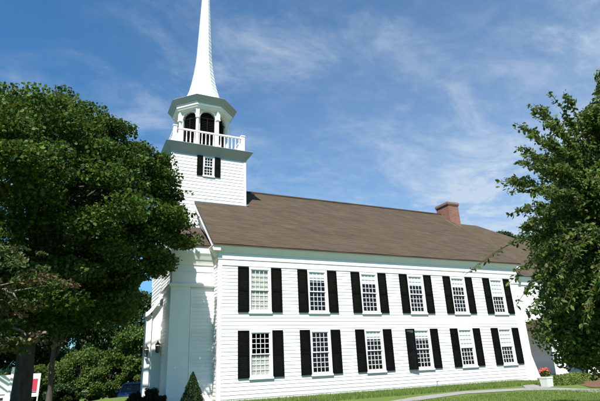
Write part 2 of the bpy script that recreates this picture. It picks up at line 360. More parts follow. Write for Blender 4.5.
# windows: column pitch and heights measured on the long wall
X0, PT, SW, FW = .744, 2.55, .444, .94
ZU0, ZU1, ZL0, ZL1 = 3.19, 4.947, .815, 2.523
cols = [X0+i*PT for i in range(6)]
ops = []
for x in cols:
    for a, b in ((ZU0, ZU1), (ZL0, ZL1)): ops.append((x+SW+.05, x+SW+FW-.05, a+.05, b-.05))
mb = MB(); const = lambda a, b: (lambda z: (a, b))
clap(mb, 'y', 0, -1, -.12, 4.985, const(.0, L-.0), .135, ops)
gab = lambda z: (max(0, (z-ZE)/PITCH+YE), D2-max(0, (z-ZE)/PITCH+YE))
clap(mb, 'x', 0, -1, -.12, 5.5, const(0, D2), .135)
clap(mb, 'x', 0, -1, 5.5, ZR-.25, gab, .135)
clap(mb, 'x', L, 1, -.12, 5.5, const(0, D2), .135); clap(mb, 'x', L, 1, 5.5, ZR-.25, gab, .135)
clap(mb, 'y', D2, 1, -.12, 5.3, const(0, L), .135)
mb.face([(0, .003, 4.985), (L, .003, 4.985), (L, .003, 5.6), (0, .003, 5.6)])
part(mb, 'clapboard_wall', 'white_clapboard')
# inner faces of the rooms, so that the windows look into a real dark interior
mb = MB(); mb.box(.3, L-.3, .25, 4.2, .05, .3); mb.box(.3, L-.3, .25, 4.2, 2.72, 2.95); mb.box(.3, L-.3, 4.2, 4.35, .05, 5.6); mb.box(.3, L-.3, .25, 4.2, 5.3, 5.45)
for i in range(5): mb.box(cols[i]+2.15, cols[i]+2.23, .12, 4.2, .31, 5.29)
part(mb, 'interior', 'dark_room')
# corner boards, frieze, cornice
mb = MB(); mb.box(-.028, .115, -.03, .14, -.12, 4.985)
part(mb, 'corner_board', 'white_paint')
mb = MB(); mb.box(L-.46, L+.03, -.04, .46, -.12, 4.985); mb.box(L-.49, L+.06, -.07, .49, -.12, .16); mb.box(L-.49, L+.06, -.07, .49, 4.72, 4.80)
part(mb, 'corner_pilaster', 'white_paint')
mb = MB(); sweep(mb, [(0, .98), (0, 0), (L, 0), (L, .98)], [(.0, 4.975), (.035, 4.975), (.035, 5.20), (.06, 5.215), (.06, 5.44), (0, 5.44)])
part(mb, 'frieze', 'white_paint')
mb = MB(); cprof = [(.0, 5.375), (.045, 5.39), (.055, 5.44), (.085, 5.46), (.13, 5.54), (.175, 5.60), (.185, 5.605), (.22, 5.66), (.25, 5.705), (.25, 5.735), (.0, 5.745)]
sweep(mb, [(-.06, .85), (-.06, 0), (L+.06, 0), (L+.06, .85)], cprof)
part(mb, 'cornice', 'white_paint')

def roof_plane(mb, x0, x1, y0, z0, y1, z1, th=.05, mirror=None):
    s = math.hypot(y1-y0, z1-z0)
    def q(f): return [f(x0, y0, z0), f(x1, y0, z0), f(x1, y1, z1), f(x0, y1, z1)]
    uv = [(x0, 0), (x1, 0), (x1, s), (x0, s)]
    f = (lambda x, y, z: (x, y, z)) if mirror is None else (lambda x, y, z: (x, 2*mirror-y, z))
    t = q(f); b = [(x, y, z-th) for x, y, z in t]
    if mirror is not None: t = t[::-1]; b = b[::-1]; uv = uv[::-1]
    mb.face(t, uv); mb.face(b[::-1], uv[::-1])
    for i in range(4):
        j = (i+1) % 4; mb.face([b[i], b[j], t[j], t[i]], [(0, 0), (.3, 0), (.3, .04), (0, .04)])
def shingled(mb, x0, x1, y0, z0, y1, z1, mirror=None, e=.15, lift=.0035):
    """courses of shingles as thin overlapping steps"""
    s = math.hypot(y1-y0, z1-z0); n = max(1, int(round(s/e))); dy, dz = (y1-y0)/s, (z1-z0)/s; ny, nz_ = -dz, dy
    m = (lambda y: y) if mirror is None else (lambda y: 2*mirror-y)
    nxs = max(2, int((x1-x0)/.55)); X = [x0+(x1-x0)*k/nxs for k in range(nxs+1)]
    wob = lambda x, d: .010*math.sin(x*.83+1.3)*math.sin(d*.9)+.006*math.sin(x*2.1+d*1.7)
    for i in range(n):
        a, b = s*i/n, s*(i+1)/n; lf = [lift+jrng.uniform(-.0025, .0035) for _ in X]; dj = [jrng.uniform(-.012, .012) if 0 < i else 0 for _ in X]
        for k in range(nxs):
            q = []; q2 = []; uv = []
            for kk in (k, k+1):
                x = X[kk]; da = a+dj[kk]; wa, wb = wob(x, a), wob(x, b); off = i*.17
                pa = (x, m(y0+dy*da+ny*(lf[kk]+wa)), z0+dz*da+nz_*(lf[kk]+wa)); pb = (x, m(y0+dy*b+ny*wb), z0+dz*b+nz_*wb); pl = (x, m(y0+dy*da+ny*(wa-.01)), z0+dz*da+nz_*(wa-.01))
                q.append((pa, pb)); q2.append((pl, pa)); uv.append(((x+off, a), (x+off, b)))
            A = [q[0][0], q[1][0], q[1][1], q[0][1]]; U = [uv[0][0], uv[1][0], uv[1][1], uv[0][1]]; B = [q2[0][0], q2[1][0], q2[1][1], q2[0][1]]
            if mirror is not None: A = A[::-1]; U = U[::-1]; B = B[::-1]
            mb.face(A, U); mb.face(B, [(X[k], 0), (X[k+1], 0), (X[k+1], .01), (X[k], .01)])
mb = MB(); XA, XB = -.31, 16.19
for mir in (None, W2):
    roof_plane(mb, XA, XB, YE-.03, ZE-.03, W2, ZR-.032, .04, mir); shingled(mb, XA, XB, YE-.03, ZE, W2, ZR, mir)
mb.box(XA, XB, W2-.1, W2+.1, ZR-.045, ZR+.022)
part(mb, 'roof', 'shingle')
# rake boards, one per slope and gable
for xa, xb in ((XA+.02, -.002), (L+.002, XB-.02)):
    for s in (1, -1):
        mb = MB(); yy = lambda y: y if s > 0 else D2-y
        pts = [(yy(YE+.02), ZE-.065), (yy(W2-.003), ZR-.075), (yy(W2-.003), ZR-.36), (yy(YE+.02), ZE-.26)]
        A = [(xa, y, z) for y, z in pts]; B = [(xb, y, z) for y, z in pts]
        mb.face(A if s > 0 else A[::-1]); mb.face(B[::-1] if s > 0 else B)
        for i in range(4):
            j = (i+1) % 4; q = [A[j], A[i], B[i], B[j]]; mb.face(q if s > 0 else q[::-1])
        part(mb, 'rake_board', 'white_paint')

# ---- window units (frame > sash, glass, blind / curtain); local origin at lower-left outer corner of the casing, wall plane y=0
def window_meshes(w_, h_, nx_, nz_, cas=.085, sill=True):
    c = MB()
    c.box(0, cas, -.026, .09, 0, h_); c.box(w_-cas, w_, -.026, .09, 0, h_); c.box(cas, w_-cas, -.024, .09, h_-cas, h_)
    c.box(cas, w_-cas, -.03, .09, .0, cas*.7)
    if sill: c.box(-.015, w_+.015, -.065, -.036, -.045, .02)
    s = MB(); a, b = cas, w_-cas; z0, z1 = cas*.7, h_-cas; zm = (z0+z1)/2; st = .038; mu = .0085
    for (za, zb, y0) in ((zm-.018, z1, .0), (z0, zm+.018, .030)):
        y1 = y0+.028
        s.box(a, a+st, y0, y1, za, zb); s.box(b-st, b, y0, y1, za, zb); s.box(a+st, b-st, y0, y1, zb-st, zb); s.box(a+st, b-st, y0, y1, za, za+st)
        for i in range(1, nx_):
            x = a+st+(b-a-2*st)*i/nx_; s.box(x-mu, x+mu, y0+.012, y1-.004, za+st, zb-st)
        for i in range(1, nz_):
            z = za+st+(zb-za-2*st)*i/nz_; s.box(a+st, b-st, y0+.010, y1-.006, z-mu, z+mu)
    g = MB()
    for (za, zb, y) in ((zm+.018, z1-st, .018), (z0+st, zm-.018, .048)):
        g.face([(a+st, y, za), (b-st, y, za), (b-st, y, zb), (a+st, y, zb)])
    return c, s, g
def to_mesh(mb, name, m):
    o = mb.build(name, m); me = o.data; bpy.data.objects.remove(o); return me
cW, sW, gW = window_meshes(FW, ZU1-ZU0, 4, 4)
cL, sL, gL = window_meshes(FW, ZL1-ZL0, 4, 4)
ME = {'u': (to_mesh(cW, 'window_casing', 'white_paint'), to_mesh(sW, 'window_sash', 'white_paint'), to_mesh(gW, 'window_glass', 'glass')),
      'l': (to_mesh(cL, 'window_casing', 'white_paint'), to_mesh(sL, 'window_sash', 'white_paint'), to_mesh(gL, 'window_glass', 'glass'))}
def shutter_mesh(w_, h_):
    s = MB(); t = .04; st = .055
    s.box(0, st, -t, 0, 0, h_); s.box(w_-st, w_, -t, 0, 0, h_)
    for a, b in ((0, st*1.3), (h_*.46, h_*.46+st), (h_-st*1.1, h_)): s.box(st, w_-st, -t+.002, -.002, a, b)
    for a, b in ((st*1.3, h_*.46), (h_*.46+st, h_-st*1.1)):
        n = int((b-a)/.042)
        for i in range(n):
            z = a+(b-a)*(i+.5)/n; s.obox((w_/2, -t/2, z), (w_/2-st+.003, 0, 0), (0, .013, .017), (0, -.003, .0025))
    return to_mesh(s, 'shutter', 'black_shutter')
SHM = {'u': shutter_mesh(SW, ZU1-ZU0-.01), 'l': shutter_mesh(SW, ZL1-ZL0-.01)}
# what hangs behind the panes, per column: (upper blind drop, upper curtain) (lower blind drop, lower curtain)
dress_u = [(0, 'full'), (.36, None), (.42, None), (.40, None), (.42, None), (.80, None)]
dress_l = [(0, 'side'), (0, None), (.34, None), (.36, None), (.79, None), (.80, None)]
def curtain_mesh(w_, h_, x0, x1):
    m = MB(); n = 40; 
    for i in range(n):
        a, b = x0+(x1-x0)*i/n, x0+(x1-x0)*(i+1)/n; f = lambda x: .064+.003*math.sin(x*62)+.002*math.sin(x*23+1)
        m.face([(a, f(a), .06), (b, f(b), .06), (b, f(b), h_-.1), (a, f(a), h_-.1)])
    return m
for i, x in enumerate(cols):
    for k, (za, zb), dr in (('u', (ZU0, ZU1), dress_u[i]), ('l', (ZL0, ZL1), dress_l[i])):
        h = zb-za; wn = link(ME[k][0], 'window', CH); wn.location = Vector((x+SW, -.006, za))
        link(ME[k][1], 'sash', wn); link(ME[k][2], 'pane', wn)
        if dr[0]:
            b = MB(); zb_ = h-.07-dr[0]; b.box(.09, FW-.09, .0305, .0335, zb_, h-.07); b.build('roller_blind', 'blind', wn)
        if dr[1] == 'full': curtain_mesh(FW, h, .09, FW-.09).build('curtain', 'curtain', wn)
        if dr[1] == 'side':
            m = curtain_mesh(FW, h*.52, .09, FW-.09); m.build('curtain', 'curtain', wn)
        for xs_ in (x, x+SW+FW):
            s = link(SHM[k], 'shutter', CH); s.location = Vector((xs_+.004, -.022, za+.005)); 
            if k == 'l' and i == 3 and xs_ == x: s.rotation_euler = (0, 0, R(-9)); s.location.y -= .03
            elif (i+int(k == 'u')) % 3 == 0: s.rotation_euler = (R(-.4), 0, 0)

# ---- vestibule in front of the tower (x -1.62 .. 0)
VX, VY, VN = -1.62, .70, 3.30
mb = MB()
clap(mb, 'y', VY, -1, .34, 4.22, const(VX+.72, 0), .135)
clap(mb, 'x', VX, -1, .34, 4.9, const(VY, VN), .135)
VS, VEZ, VEY = .54, 5.83, .42
vg = lambda z: (min(VN, VY+max(0, (z-5.95)/VS)), VN)
clap(mb, 'x', VX, -1, 4.9, 7.3, vg, .135)
clap(mb, 'y', VN, 1, .0, 7.2, const(VX, 0), .135)
part(mb, 'vestibule_wall', 'white_clapboard')
mb = MB(); mb.box(VX-.05, VX+.70, VY-.06, VY+.7, -.1, 4.20); mb.box(VX-.075, VX+.73, VY-.085, VY+.73, -.12, .33); mb.box(VX+.73, .0, VY-.045, VY, -.12, .33)
part(mb, 'pilaster', 'white_paint')
mb = MB(); mb.box(VX-.02, -.001, VY-.03, VY+.2, 4.345, 5.1)
sweep(mb, [(VX-.05, 2.4), (VX-.05, VY-.06), (-.03, VY-.06)], [(0, 4.20), (.05, 4.21), (.075, 4.26), (.075, 4.31), (.03, 4.345), (0, 4.345)])
sweep(mb, [(VX-.02, 2.4), (VX-.02, VY-.03), (-.03, VY-.03)], [(0, 4.80), (.02, 4.80), (.02, 5.06), (0, 5.06)])
part(mb, 'vestibule_entablature', 'white_paint')
mb = MB(); sweep(mb, [(VX-.05, 2.4), (VX-.05, VY-.04), (-.03, VY-.04)], [(.0, 5.05), (.04, 5.06), (.06, 5.14), (.10, 5.26), (.12, 5.27), (.17, 5.40), (.22, 5.50), (.23, 5.56), (.235, 5.80), (0, 5.80)])
part(mb, 'vestibule_cornice', 'white_paint')
mb = MB(); vr = VEZ+VS*(W2-VEY)
vr = VEZ+VS*(3.5-VEY); roof_plane(mb, VX-.3, -.004, VEY-.03, VEZ-.03, 3.5, vr-.03, .04); shingled(mb, VX-.3, -.004, VEY-.03, VEZ, 3.5, vr)
part(mb, 'vestibule_roof', 'shingle')
# side screen of the entrance with its swept bracket hood, west face
PY0, PY1 = 2.5, 2.95; tx0_ = .374-1.83
mb = MB(); mb.box(-2.03, VX-.004, PY0, PY1, -.3, 3.72); part(mb, 'entrance_screen', 'white_paint')
mb = MB(); mb.box(-2.24, -2.03, PY0-.05, PY1+.02, -.3, 3.36); mb.box(-2.26, -2.028, PY0-.08, PY1+.04, -.35, .12); mb.box(-2.26, -2.028, PY0-.08, PY1+.04, 3.26, 3.36); part(mb, 'entrance_pilaster', 'white_paint')
mb = MB(); prof = []
for i in range(13):
    t = i/12; prof.append((-2.30+.60*t, 3.44+.78*(t**1.5)))
y0, y1 = PY0-.16, PY1+.1
for a, b in zip(prof[:-1], prof[1:]):
    mb.face([(a[0], y0, a[1]), (a[0], y1, a[1]), (b[0], y1, b[1]), (b[0], y0, b[1])][::-1])
    for y in (y0, y1):
        q = [(a[0], y, a[1]-.17), (b[0], y, b[1]-.17), (b[0], y, b[1]), (a[0], y, a[1])]; mb.face(q if y == y0 else q[::-1])
    mb.face([(a[0], y0, a[1]-.17), (a[0], y1, a[1]-.17), (b[0], y1, b[1]-.17), (b[0], y0, b[1]-.17)])
q = [(prof[0][0], y0, prof[0][1]-.17), (prof[0][0], y1, prof[0][1]-.17), (prof[0][0], y1, prof[0][1]), (prof[0][0], y0, prof[0][1])]; mb.face(q[::-1])
part(mb, 'entrance_hood', 'white_paint')
mb = MB(); mb.box(tx0_-.06, tx0_-.02, 3.8, 5.4, -.2, 2.3)
for a in (3.45, 4.22):
    for z0, z1 in ((.0, .7), (.85, 1.55), (1.7, 2.2)): mb.box(tx0_-.08, tx0_-.061, a+.48, a+1.06, z0, z1)
door = part(mb, 'door', 'door_paint')
MB().lathe([(.0, -.03), (.03, -.02), (.035, 0), (.02, .03), (0, .035)], (tx0_-.1, 4.52, 1.0), 10).build('knob', 'black_iron', door)
mb = MB(); mb.box(-2.5, tx0_-.1, 3.4, 5.8, -.62, -.28); mb.box(-2.1, tx0_-.1, 3.4, 5.8, -.28, -.12); part(mb, 'entrance_step', 'concrete')

# ---- tower
TX, TY, TH, TZ = .374, W2, 1.83, 11.10
mb = MB(); tx0, tx1, ty0, ty1 = TX-TH, TX+TH, TY-TH, TY+TH
TW = dict(x0=.04, x1=.61, z0=9.99, z1=11.045)
clap(mb, 'y', ty0, -1, 5.2, TZ, const(tx0, tx1), .165, [(TW['x0']+.03, TW['x1']-.03, TW['z0']+.03, TW['z1']-.03)], .017)
clap(mb, 'x', tx0, -1, -.2, TZ, const(ty0, ty1), .165); clap(mb, 'x', tx1, 1, 5.2, TZ, const(ty0, ty1), .165); clap(mb, 'y', ty1, 1, -.2, TZ, const(tx0, tx1), .165)
part(mb, 'tower_wall', 'white_clapboard')
for x in (tx0, tx1):
    for y in (ty0, ty1):
        mb = MB(); sx, sy = (1 if x > TX else -1), (1 if y > TY else -1)
        a, b = sorted((x+sx*.026, x-sx*.085)); c, d = sorted((y+sy*.026, y-sy*.085)); mb.box(a, b, c, d, 5.2, TZ)
        part(mb, 'tower_corner_board', 'white_paint')
mb = MB(); mb.box(tx0+.2, tx1-.2, ty0+.7, ty0+.75, 9.5, 11.1); part(mb, 'tower_interior', 'dark_room')
sq = [(tx0, ty0), (tx1, ty0), (tx1, ty1), (tx0, ty1)]
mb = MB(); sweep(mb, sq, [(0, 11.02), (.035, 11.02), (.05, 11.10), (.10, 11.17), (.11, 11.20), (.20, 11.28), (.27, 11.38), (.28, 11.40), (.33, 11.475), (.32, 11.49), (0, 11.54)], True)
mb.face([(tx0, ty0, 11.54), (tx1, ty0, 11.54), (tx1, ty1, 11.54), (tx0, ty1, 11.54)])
part(mb, 'tower_cornice', 'shade_grey_trim')
c_, s_, g_ = window_meshes(TW['x1']-TW['x0'], TW['z1']-TW['z0'], 3, 3, .06)
wn = part(c_, 'window', 'white_paint'); wn.location = Vector((TW['x0'], ty0-.006, TW['z0'])); s_.build('sash', 'white_paint', wn); g_.build('pane', 'glass', wn)
sm = shutter_mesh(.285, 1.045)
for x in (TW['x0']-.29, TW['x1']+.005):
    s = link(sm, 'shutter', CH); s.location = Vector((x, ty0-.024, TW['z0']))
# balustrade
BH = 1.72; mb = MB()
def rails(mb):
    for z0, z1, hw in ((12.34, 12.41, .045), (11.60, 11.645, .03)):
        for s in (-1, 1):
            mb.box(TX-BH, TX+BH, TY+s*BH-hw, TY+s*BH+hw, z0, z1); mb.box(TX+s*BH-hw, TX+s*BH+hw, TY-BH+hw+.003, TY+BH-hw-.003, z0+.002, z1+.002)
rails(mb); bal = part(mb, 'balustrade', 'white_paint')
pm = MB(); pm.box(-.085, .085, -.085, .085, 0, .92); pm.box(-.11, .11, -.11, .11, .92, .97); pm.box(-.1, .1, -.1, .1, 0, .1); pm = to_mesh(pm, 'post', 'white_paint')
bm_ = to_mesh(MB().lathe([(.022, 0), (.024, .06), (.034, .14), (.030, .24), (.021, .42), (.019, .56), (.026, .63), (.022, .70)], (0, 0, 0), 8), 'baluster', 'white_paint')
for sx in (-1, 1):
    for sy in (-1, 1): o = link(pm, 'post', bal); o.location = (TX+sx*BH, TY+sy*BH, 11.54)
nb = 17
for i in range(1, nb+1):
    u = -BH+2*BH*i/(nb+1)
    for x, y in ((TX+u, TY-BH), (TX+u, TY+BH), (TX-BH, TY+u), (TX+BH, TY+u)): o = link(bm_, 'baluster', bal); o.location = (x, y, 11.643)
# belfry: octagonal arcade
def octo(a, z, c=(TX, TY)):
    r = a/math.cos(math.pi/8); return [(c[0]+r*math.cos(R(22.5+45*k)), c[1]+r*math.sin(R(22.5+45*k)), z) for k in range(8)]
AP = 1.27; EDG = 2*AP*math.tan(math.pi/8)
mb = MB(); mb.loft([octo(AP+.12, 11.541), octo(AP+.12, 11.86), octo(AP+.05, 11.90), octo(AP-.10, 11.90)], cap=False)
bz0, spring, atop = 11.90, 13.50, 13.89; AW = .39      # half width of the openings
for k in range(8):
    th = R(-90+45*k); n = Vector((math.cos(th), math.sin(th), 0)); t = Vector((-n.y, n.x, 0)); c = Vector((TX, TY, 0))
    def Q(u, d, z): return c+n*(AP-d)+t*u+Vector((0, 0, z))
    # spandrel with an arched opening, front face and soffit
    m_ = 14; arc = [(AW*math.cos(math.pi*i/m_), spring+(atop-spring)*math.sin(math.pi*i/m_)) for i in range(m_+1)]
    top = 13.95; he = EDG/2
    for (a0, z0), (a1, z1) in zip(arc[:-1], arc[1:]):
        mb.face([Q(a0, .05, z0), Q(a0, .05, top), Q(a1, .05, top), Q(a1, .05, z1)]); mb.face([Q(a0, .05, z0), Q(a1, .05, z1), Q(a1, .22, z1), Q(a0, .22, z0)])
        # raised archivolt
        s0, s1 = 1.16, 1.16; f = lambda a, z, s: (a*s, spring+(z-spring)*s)
        o0, o1 = f(a0, z0, 1.17), f(a1, z1, 1.17)
        mb.face([Q(a0, .02, z0), Q(o0[0], .02, o0[1]), Q(o1[0], .02, o1[1]), Q(a1, .02, z1)]); mb.face([Q(o0[0], .02, o0[1]), Q(o0[0], .055, o0[1]), Q(o1[0], .055, o1[1]), Q(o1[0], .02, o1[1])]); mb.face([Q(a0, .02, z0), Q(a1, .02, z1), Q(a1, .055, z1), Q(a0, .055, z0)])
    for s in (-1, 1):
        a, b = sorted((s*AW, s*he)); mb.face([Q(a, .05, bz0), Q(b, .05, bz0), Q(b, .05, top), Q(a, .05, top)]); q = [Q(s*AW, .05, bz0), Q(s*AW, .22, bz0), Q(s*AW, .22, spring), Q(s*AW, .05, spring)]; mb.face(q)
belf = part(mb, 'belfry', 'white_paint')
colm = MB(); colm.box(-.095, .095, -.095, .095, 0, .10); colm.lathe([(.072, .10), (.070, .8), (.062, 1.50)], (0, 0, 0), 12); colm.box(-.1, .1, -.1, .1, 1.50, 1.58); colm.box(-.085, .085, -.085, .085, 1.58, 2.06)
colm = to_mesh(colm, 'column', 'white_paint')
for k, p in enumerate(octo(AP+.0, bz0)):
    o = link(colm, 'column', belf); o.location = p; o.rotation_euler = (0, 0, R(22.5+45*k))
for k in range(8):
    th = R(-90+45*k); n = Vector((math.cos(th), math.sin(th), 0)); t = Vector((-n.y, n.x, 0)); c = Vector((TX, TY, 0)); lm = MB()
    def Q(u, d, z): return c+n*(AP-d)+t*u+Vector((0, 0, z))
    m_ = 12; arc = [(AW*math.cos(math.pi*i/m_), spring+(atop-spring)*math.sin(math.pi*i/m_)) for i in range(m_+1)]
    lm.face([Q(-AW, .21, bz0), Q(AW, .21, bz0)]+[Q(a, .21, z) for a, z in arc])
    nl = 16
    for i in range(nl):
        z = bz0+.06+(spring-bz0-.06)*i/nl; lm.obox(Q(0, .165, z+.03), t*(AW-.005), n*.03-Vector((0, 0, .03)), Vector((0, 0, .005))+n*.003)
    lm.obox(Q(0, .115, (bz0+spring)/2), t*.022, n*.02, Vector((0, 0, (spring-bz0)/2)))
    for i in range(1, 6):
        a = math.pi*i/6; d = t*math.cos(a)+Vector((0, 0, math.sin(a))); rr = (atop-spring)*.94; lm.obox(Q(0, .13, spring)+d*rr/2, d*rr/2, n*.012, d.cross(n)*.011)
    lm.obox(Q(0, .12, spring), t*AW, n*.02, Vector((0, 0, .02)))
    lm.build('louver', 'louver', belf)
mb = MB(); mb.loft([octo(1.24, 13.93), octo(1.36, 13.93), octo(1.37, 13.97), octo(1.44, 13.985), octo(1.45, 14.06), octo(1.495, 14.075), octo(1.50, 14.17), octo(1.40, 14.18)], cap=True); mb.build('belfry_frieze', 'white_paint', belf)
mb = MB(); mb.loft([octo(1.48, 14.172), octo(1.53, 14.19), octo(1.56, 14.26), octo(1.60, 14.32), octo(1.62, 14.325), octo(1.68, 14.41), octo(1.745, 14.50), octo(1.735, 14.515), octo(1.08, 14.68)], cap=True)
part(mb, 'belfry_cornice', 'shade_grey_trim')
mb = MB(); prof = [(1.14, 14.66), (1.01, 14.95), (.88, 15.25), (.77, 15.6), (.67, 16.0), (.575, 16.5), (.485, 17.1), (.395, 17.9), (.215, 22.0), (.10, 24.7), (.025, 26.6)]
def spr(z):
    for (a0, z0), (a1, z1) in zip(prof[:-1], prof[1:]):
        if z0 <= z <= z1: return a0+(a1-a0)*(z-z0)/(z1-z0)
    return prof[-1][0]
z = prof[0][1]; rings = []
while z < prof[-1][1]-.05:
    z2 = min(z+.26, prof[-1][1]); k = .013*min(1, spr(z)/.4); rings += [octo(spr(z)+k, z), octo(spr(z2)+.002, z2-.001)]; z = z2
mb.loft(rings); part(mb, 'spire', 'white_metal')
mb = MB().lathe([(.03, 26.55), (.09, 26.62), (.12, 26.72), (.09, 26.82), (.02, 26.88), (.015, 27.6), (.0, 27.7)], (TX, TY, 0), 12); part(mb, 'finial', 'lead_flashing', smooth=True)
# flashing where the tower meets the main roof
mb = MB(); zf = ZE+PITCH*(ty0-YE)
mb.box(-.31, tx1+.05, ty0-.07, ty0-.02, zf-.05, zf+.015)
yN = TY; mb.face([(tx1+.03, ty0-.05, zf+.02), (tx1+.15, ty0-.05, zf+.035), (tx1+.15, TY, ZR+.035), (tx1+.03, TY, ZR+.03)])
part(mb, 'flashing', 'lead_flashing')
# chimney at the gable end
mb = MB(); cx0, cx1, cy0, cy1 = 16.42, 17.27, 4.58, 5.70
mb.box(cx0, cx1, cy0, cy1, 5.3, 10.62); mb.box(cx0-.03, cx1+.03, cy0-.03, cy1+.03, 10.62, 10.69); mb.box(cx0-.06, cx1+.06, cy0-.06, cy1+.06, 10.69, 10.80); chim = part(mb, 'chimney', 'brick')
mb = MB(); mb.box(cx0-.05, cx1+.05, cy0-.05, cy1+.05, 10.80, 10.86); mb.box(cx0+.12, cx1-.12, cy0+.12, cy1-.12, 10.86, 10.92); mb.build('chimney_cap', 'concrete', chim)

# ---- wing with an arcaded porch
WX0, WX1, WY, WE = L+.03, 27.5, .30, 5.18
piers = [(15.95, 16.10, 16.72), (18.30, 18.60, 0), (20.85, 21.15, 0), (23.4, 23.7, 0), (25.95, 26.25, 0)]
ar_spring, ar_top = 2.42, 2.95
mb = MB(); spans = [(16.12, 18.30), (18.60, 20.85), (21.15, 23.4), (23.7, 25.95)]
m_ = 20; top = 4.75
for a, b in spans:
    c = (a+b)/2; hw = (b-a)/2; arc = [(c-hw*math.cos(math.pi*i/m_), ar_spring+(ar_top-ar_spring)*math.sin(math.pi*i/m_)) for i in range(m_+1)]
    for (x0, z0), (x1, z1) in zip(arc[:-1], arc[1:]):
        mb.face([(x0, WY, z0), (x1, WY, z1), (x1, WY, top), (x0, WY, top)]); mb.face([(x0, WY, z0), (x0, WY+.3, z0), (x1, WY+.3, z1), (x1, WY, z1)])
        mb.face([(x1, WY+.3, z1), (x0, WY+.3, z0), (x0, WY+.3, top), (x1, WY+.3, top)])
xs_ = [WX0]+[v for s in spans for v in s]+[WX1]
for a, b in zip(xs_[0::2], xs_[1::2]):
    mb.box(a, b, WY, WY+.3, ar_spring, top)
part(mb, 'wing_arcade', 'white_paint')
def flare(xa, xb, fl, fr):
    """pier whose sides sweep outwards towards the ground"""
    m = MB(); rings = []
    for i in range(11):
        t = i/10; z = .105+(ar_spring-.11)*t; k = (1-t)**1.5
        x0, x1 = xa-fl*k, xb+fr*k; rings.append([(x0, WY+.002, z), (x1, WY+.002, z), (x1, WY+.297, z), (x0, WY+.297, z)])
    m.loft(rings); return m
m = flare(WX0, 16.12, 0, .58); part(m, 'wing_pier', 'white_paint')
for a, b in zip(spans[:-1], spans[1:]):
    m = flare(a[1], b[0], .10, .22); m.box(a[1]-.2, b[0]+.3, WY-.05, WY+.35, .101, .17); part(m, 'wing_pier', 'white_paint')
m = flare(25.95, WX1, .1, 0); part(m, 'wing_pier', 'white_paint')
mb = MB(); clap(mb, 'y', 3.1, -1, .05, 4.8, const(WX0, WX1), .15); clap(mb, 'x', WX1, 1, .05, 4.8, const(WY, D2-1), .15); clap(mb, 'y', D2-1, 1, -.1, 4.8, const(WX0, WX1), .15)
part(mb, 'wing_wall', 'white_clapboard')
mb = MB(); mb.box(WX0, WX1, WY+.3, 3.08, 4.3, 4.36); part(mb, 'porch_ceiling', 'white_paint')
mb = MB(); mb.box(WX0, WX1, WY-.12, 3.1, -.2, .10); part(mb, 'porch_floor', 'brick')
mb = MB(); mb.box(L+.07, WX1, -.16, WY-.122, -.2, .03); mb.box(14.7, L+.065, -.75, -.08, -.2, .03); part(mb, 'porch_step', 'brick')
mb = MB(); sweep(mb, [(WX0, WY), (WX1, WY), (WX1, D2-1)], [(0, 4.75), (.05, 4.75), (.06, 4.9), (.12, 5.0), (.18, 5.08), (.2, 5.16), (0, 5.16)]); part(mb, 'wing_cornice', 'white_paint')
mb = MB(); y0w = WY-.24; wr = 9.62; yb = D2-1+.24; slope_y = W2
A, B_, C_, D_ = (XB-.25, y0w, WE), (WX1+.25, y0w, WE), (19.2, slope_y, wr), (XB-.25, slope_y, wr)
s = math.hypot(slope_y-y0w, wr-WE); mb.face([A, B_, C_, D_], [(A[0], 0), (B_[0], 0), (C_[0], s), (D_[0], s)])
A2, B2 = (XB-.25, yb, WE), (WX1+.25, yb, WE); mb.face([D_, C_, B2, A2], [(D_[0], s), (C_[0], s), (B2[0], 0), (A2[0], 0)])
mb.face([B_, B2, C_], [(0, 0), (yb-y0w, 0), ((yb-y0w)/2, s)])
mb.face([A2, B2, B_, A]); 
part(mb, 'wing_roof', 'shingle')

# ------------------------------------------------------------------ foliage
def rand_dirs(n, up_bias=0.0):
    d = RNG.normal(size=(n, 3)); d[:, 2] += up_bias; return d/np.linalg.norm(d, axis=1, keepdims=True)
def leaf_mesh(P, size, up_bias=.5, aspect=.62, jitter=.35, fold=.0):
    """P (n,3) positions -> pointed leaves: 6 vertices, 2 quads folded on the midrib"""
    n = len(P); nr = rand_dirs(n, up_bias); a = np.cross(nr, RNG.normal(size=(n, 3))); a /= np.linalg.norm(a, axis=1, keepdims=True); b = np.cross(nr, a)
    s = size*(1+jitter*(RNG.random((n, 1))*2-1)); w_ = s*aspect*.5
    base = P-a*s*.5; tip = P+a*s*.5-nr*s*.10
    l1 = P-a*s*.12+b*w_+nr*s*fold; r1 = P-a*s*.12-b*w_+nr*s*fold
    l2 = P+a*s*.22+b*w_*.72+nr*s*fold*.6; r2_ = P+a*s*.22-b*w_*.72+nr*s*fold*.6
    V = np.stack([base, l1, l2, tip, r2_, r1], 1).reshape(-1, 3); i = np.arange(n)[:, None]*6
    F = np.concatenate([i+np.array([[0, 3, 2, 1]]), i+np.array([[0, 5, 4, 3]])]); return V, F
def clump_points(centres, radii, per, flat=.55, shell=.55):
    out = []
    for c, r, k in zip(centres, radii, per):
        d = rand_dirs(k, .15); rad = (RNG.random((k, 1))**shell)*r; p = d*rad; p[:, 2] *= flat; out.append(np.asarray(c)+p)
    return np.concatenate(out)
def crown_centres(c, rx, ry, rz, n, inner=.35, lobes=5, seed=0, taper=0.0):
    g = np.random.default_rng(seed); d = g.normal(size=(n, 3)); d /= np.linalg.norm(d, axis=1, keepdims=True)
    L_ = g.normal(size=(lobes, 3)); L_ /= np.linalg.norm(L_, axis=1, keepdims=True); bump = np.max(np.clip(d@L_.T, 0, 1)**6, axis=1)*.18+.88
    r = (inner+(1-inner)*g.random(n)**.45)*bump; p = d*r[:, None]*np.array([rx, ry, rz])
    if taper: k = 1-taper*(p[:, 2]/rz+1)/2; p[:, 0] *= k; p[:, 1] *= k
    return p+np.asarray(c)
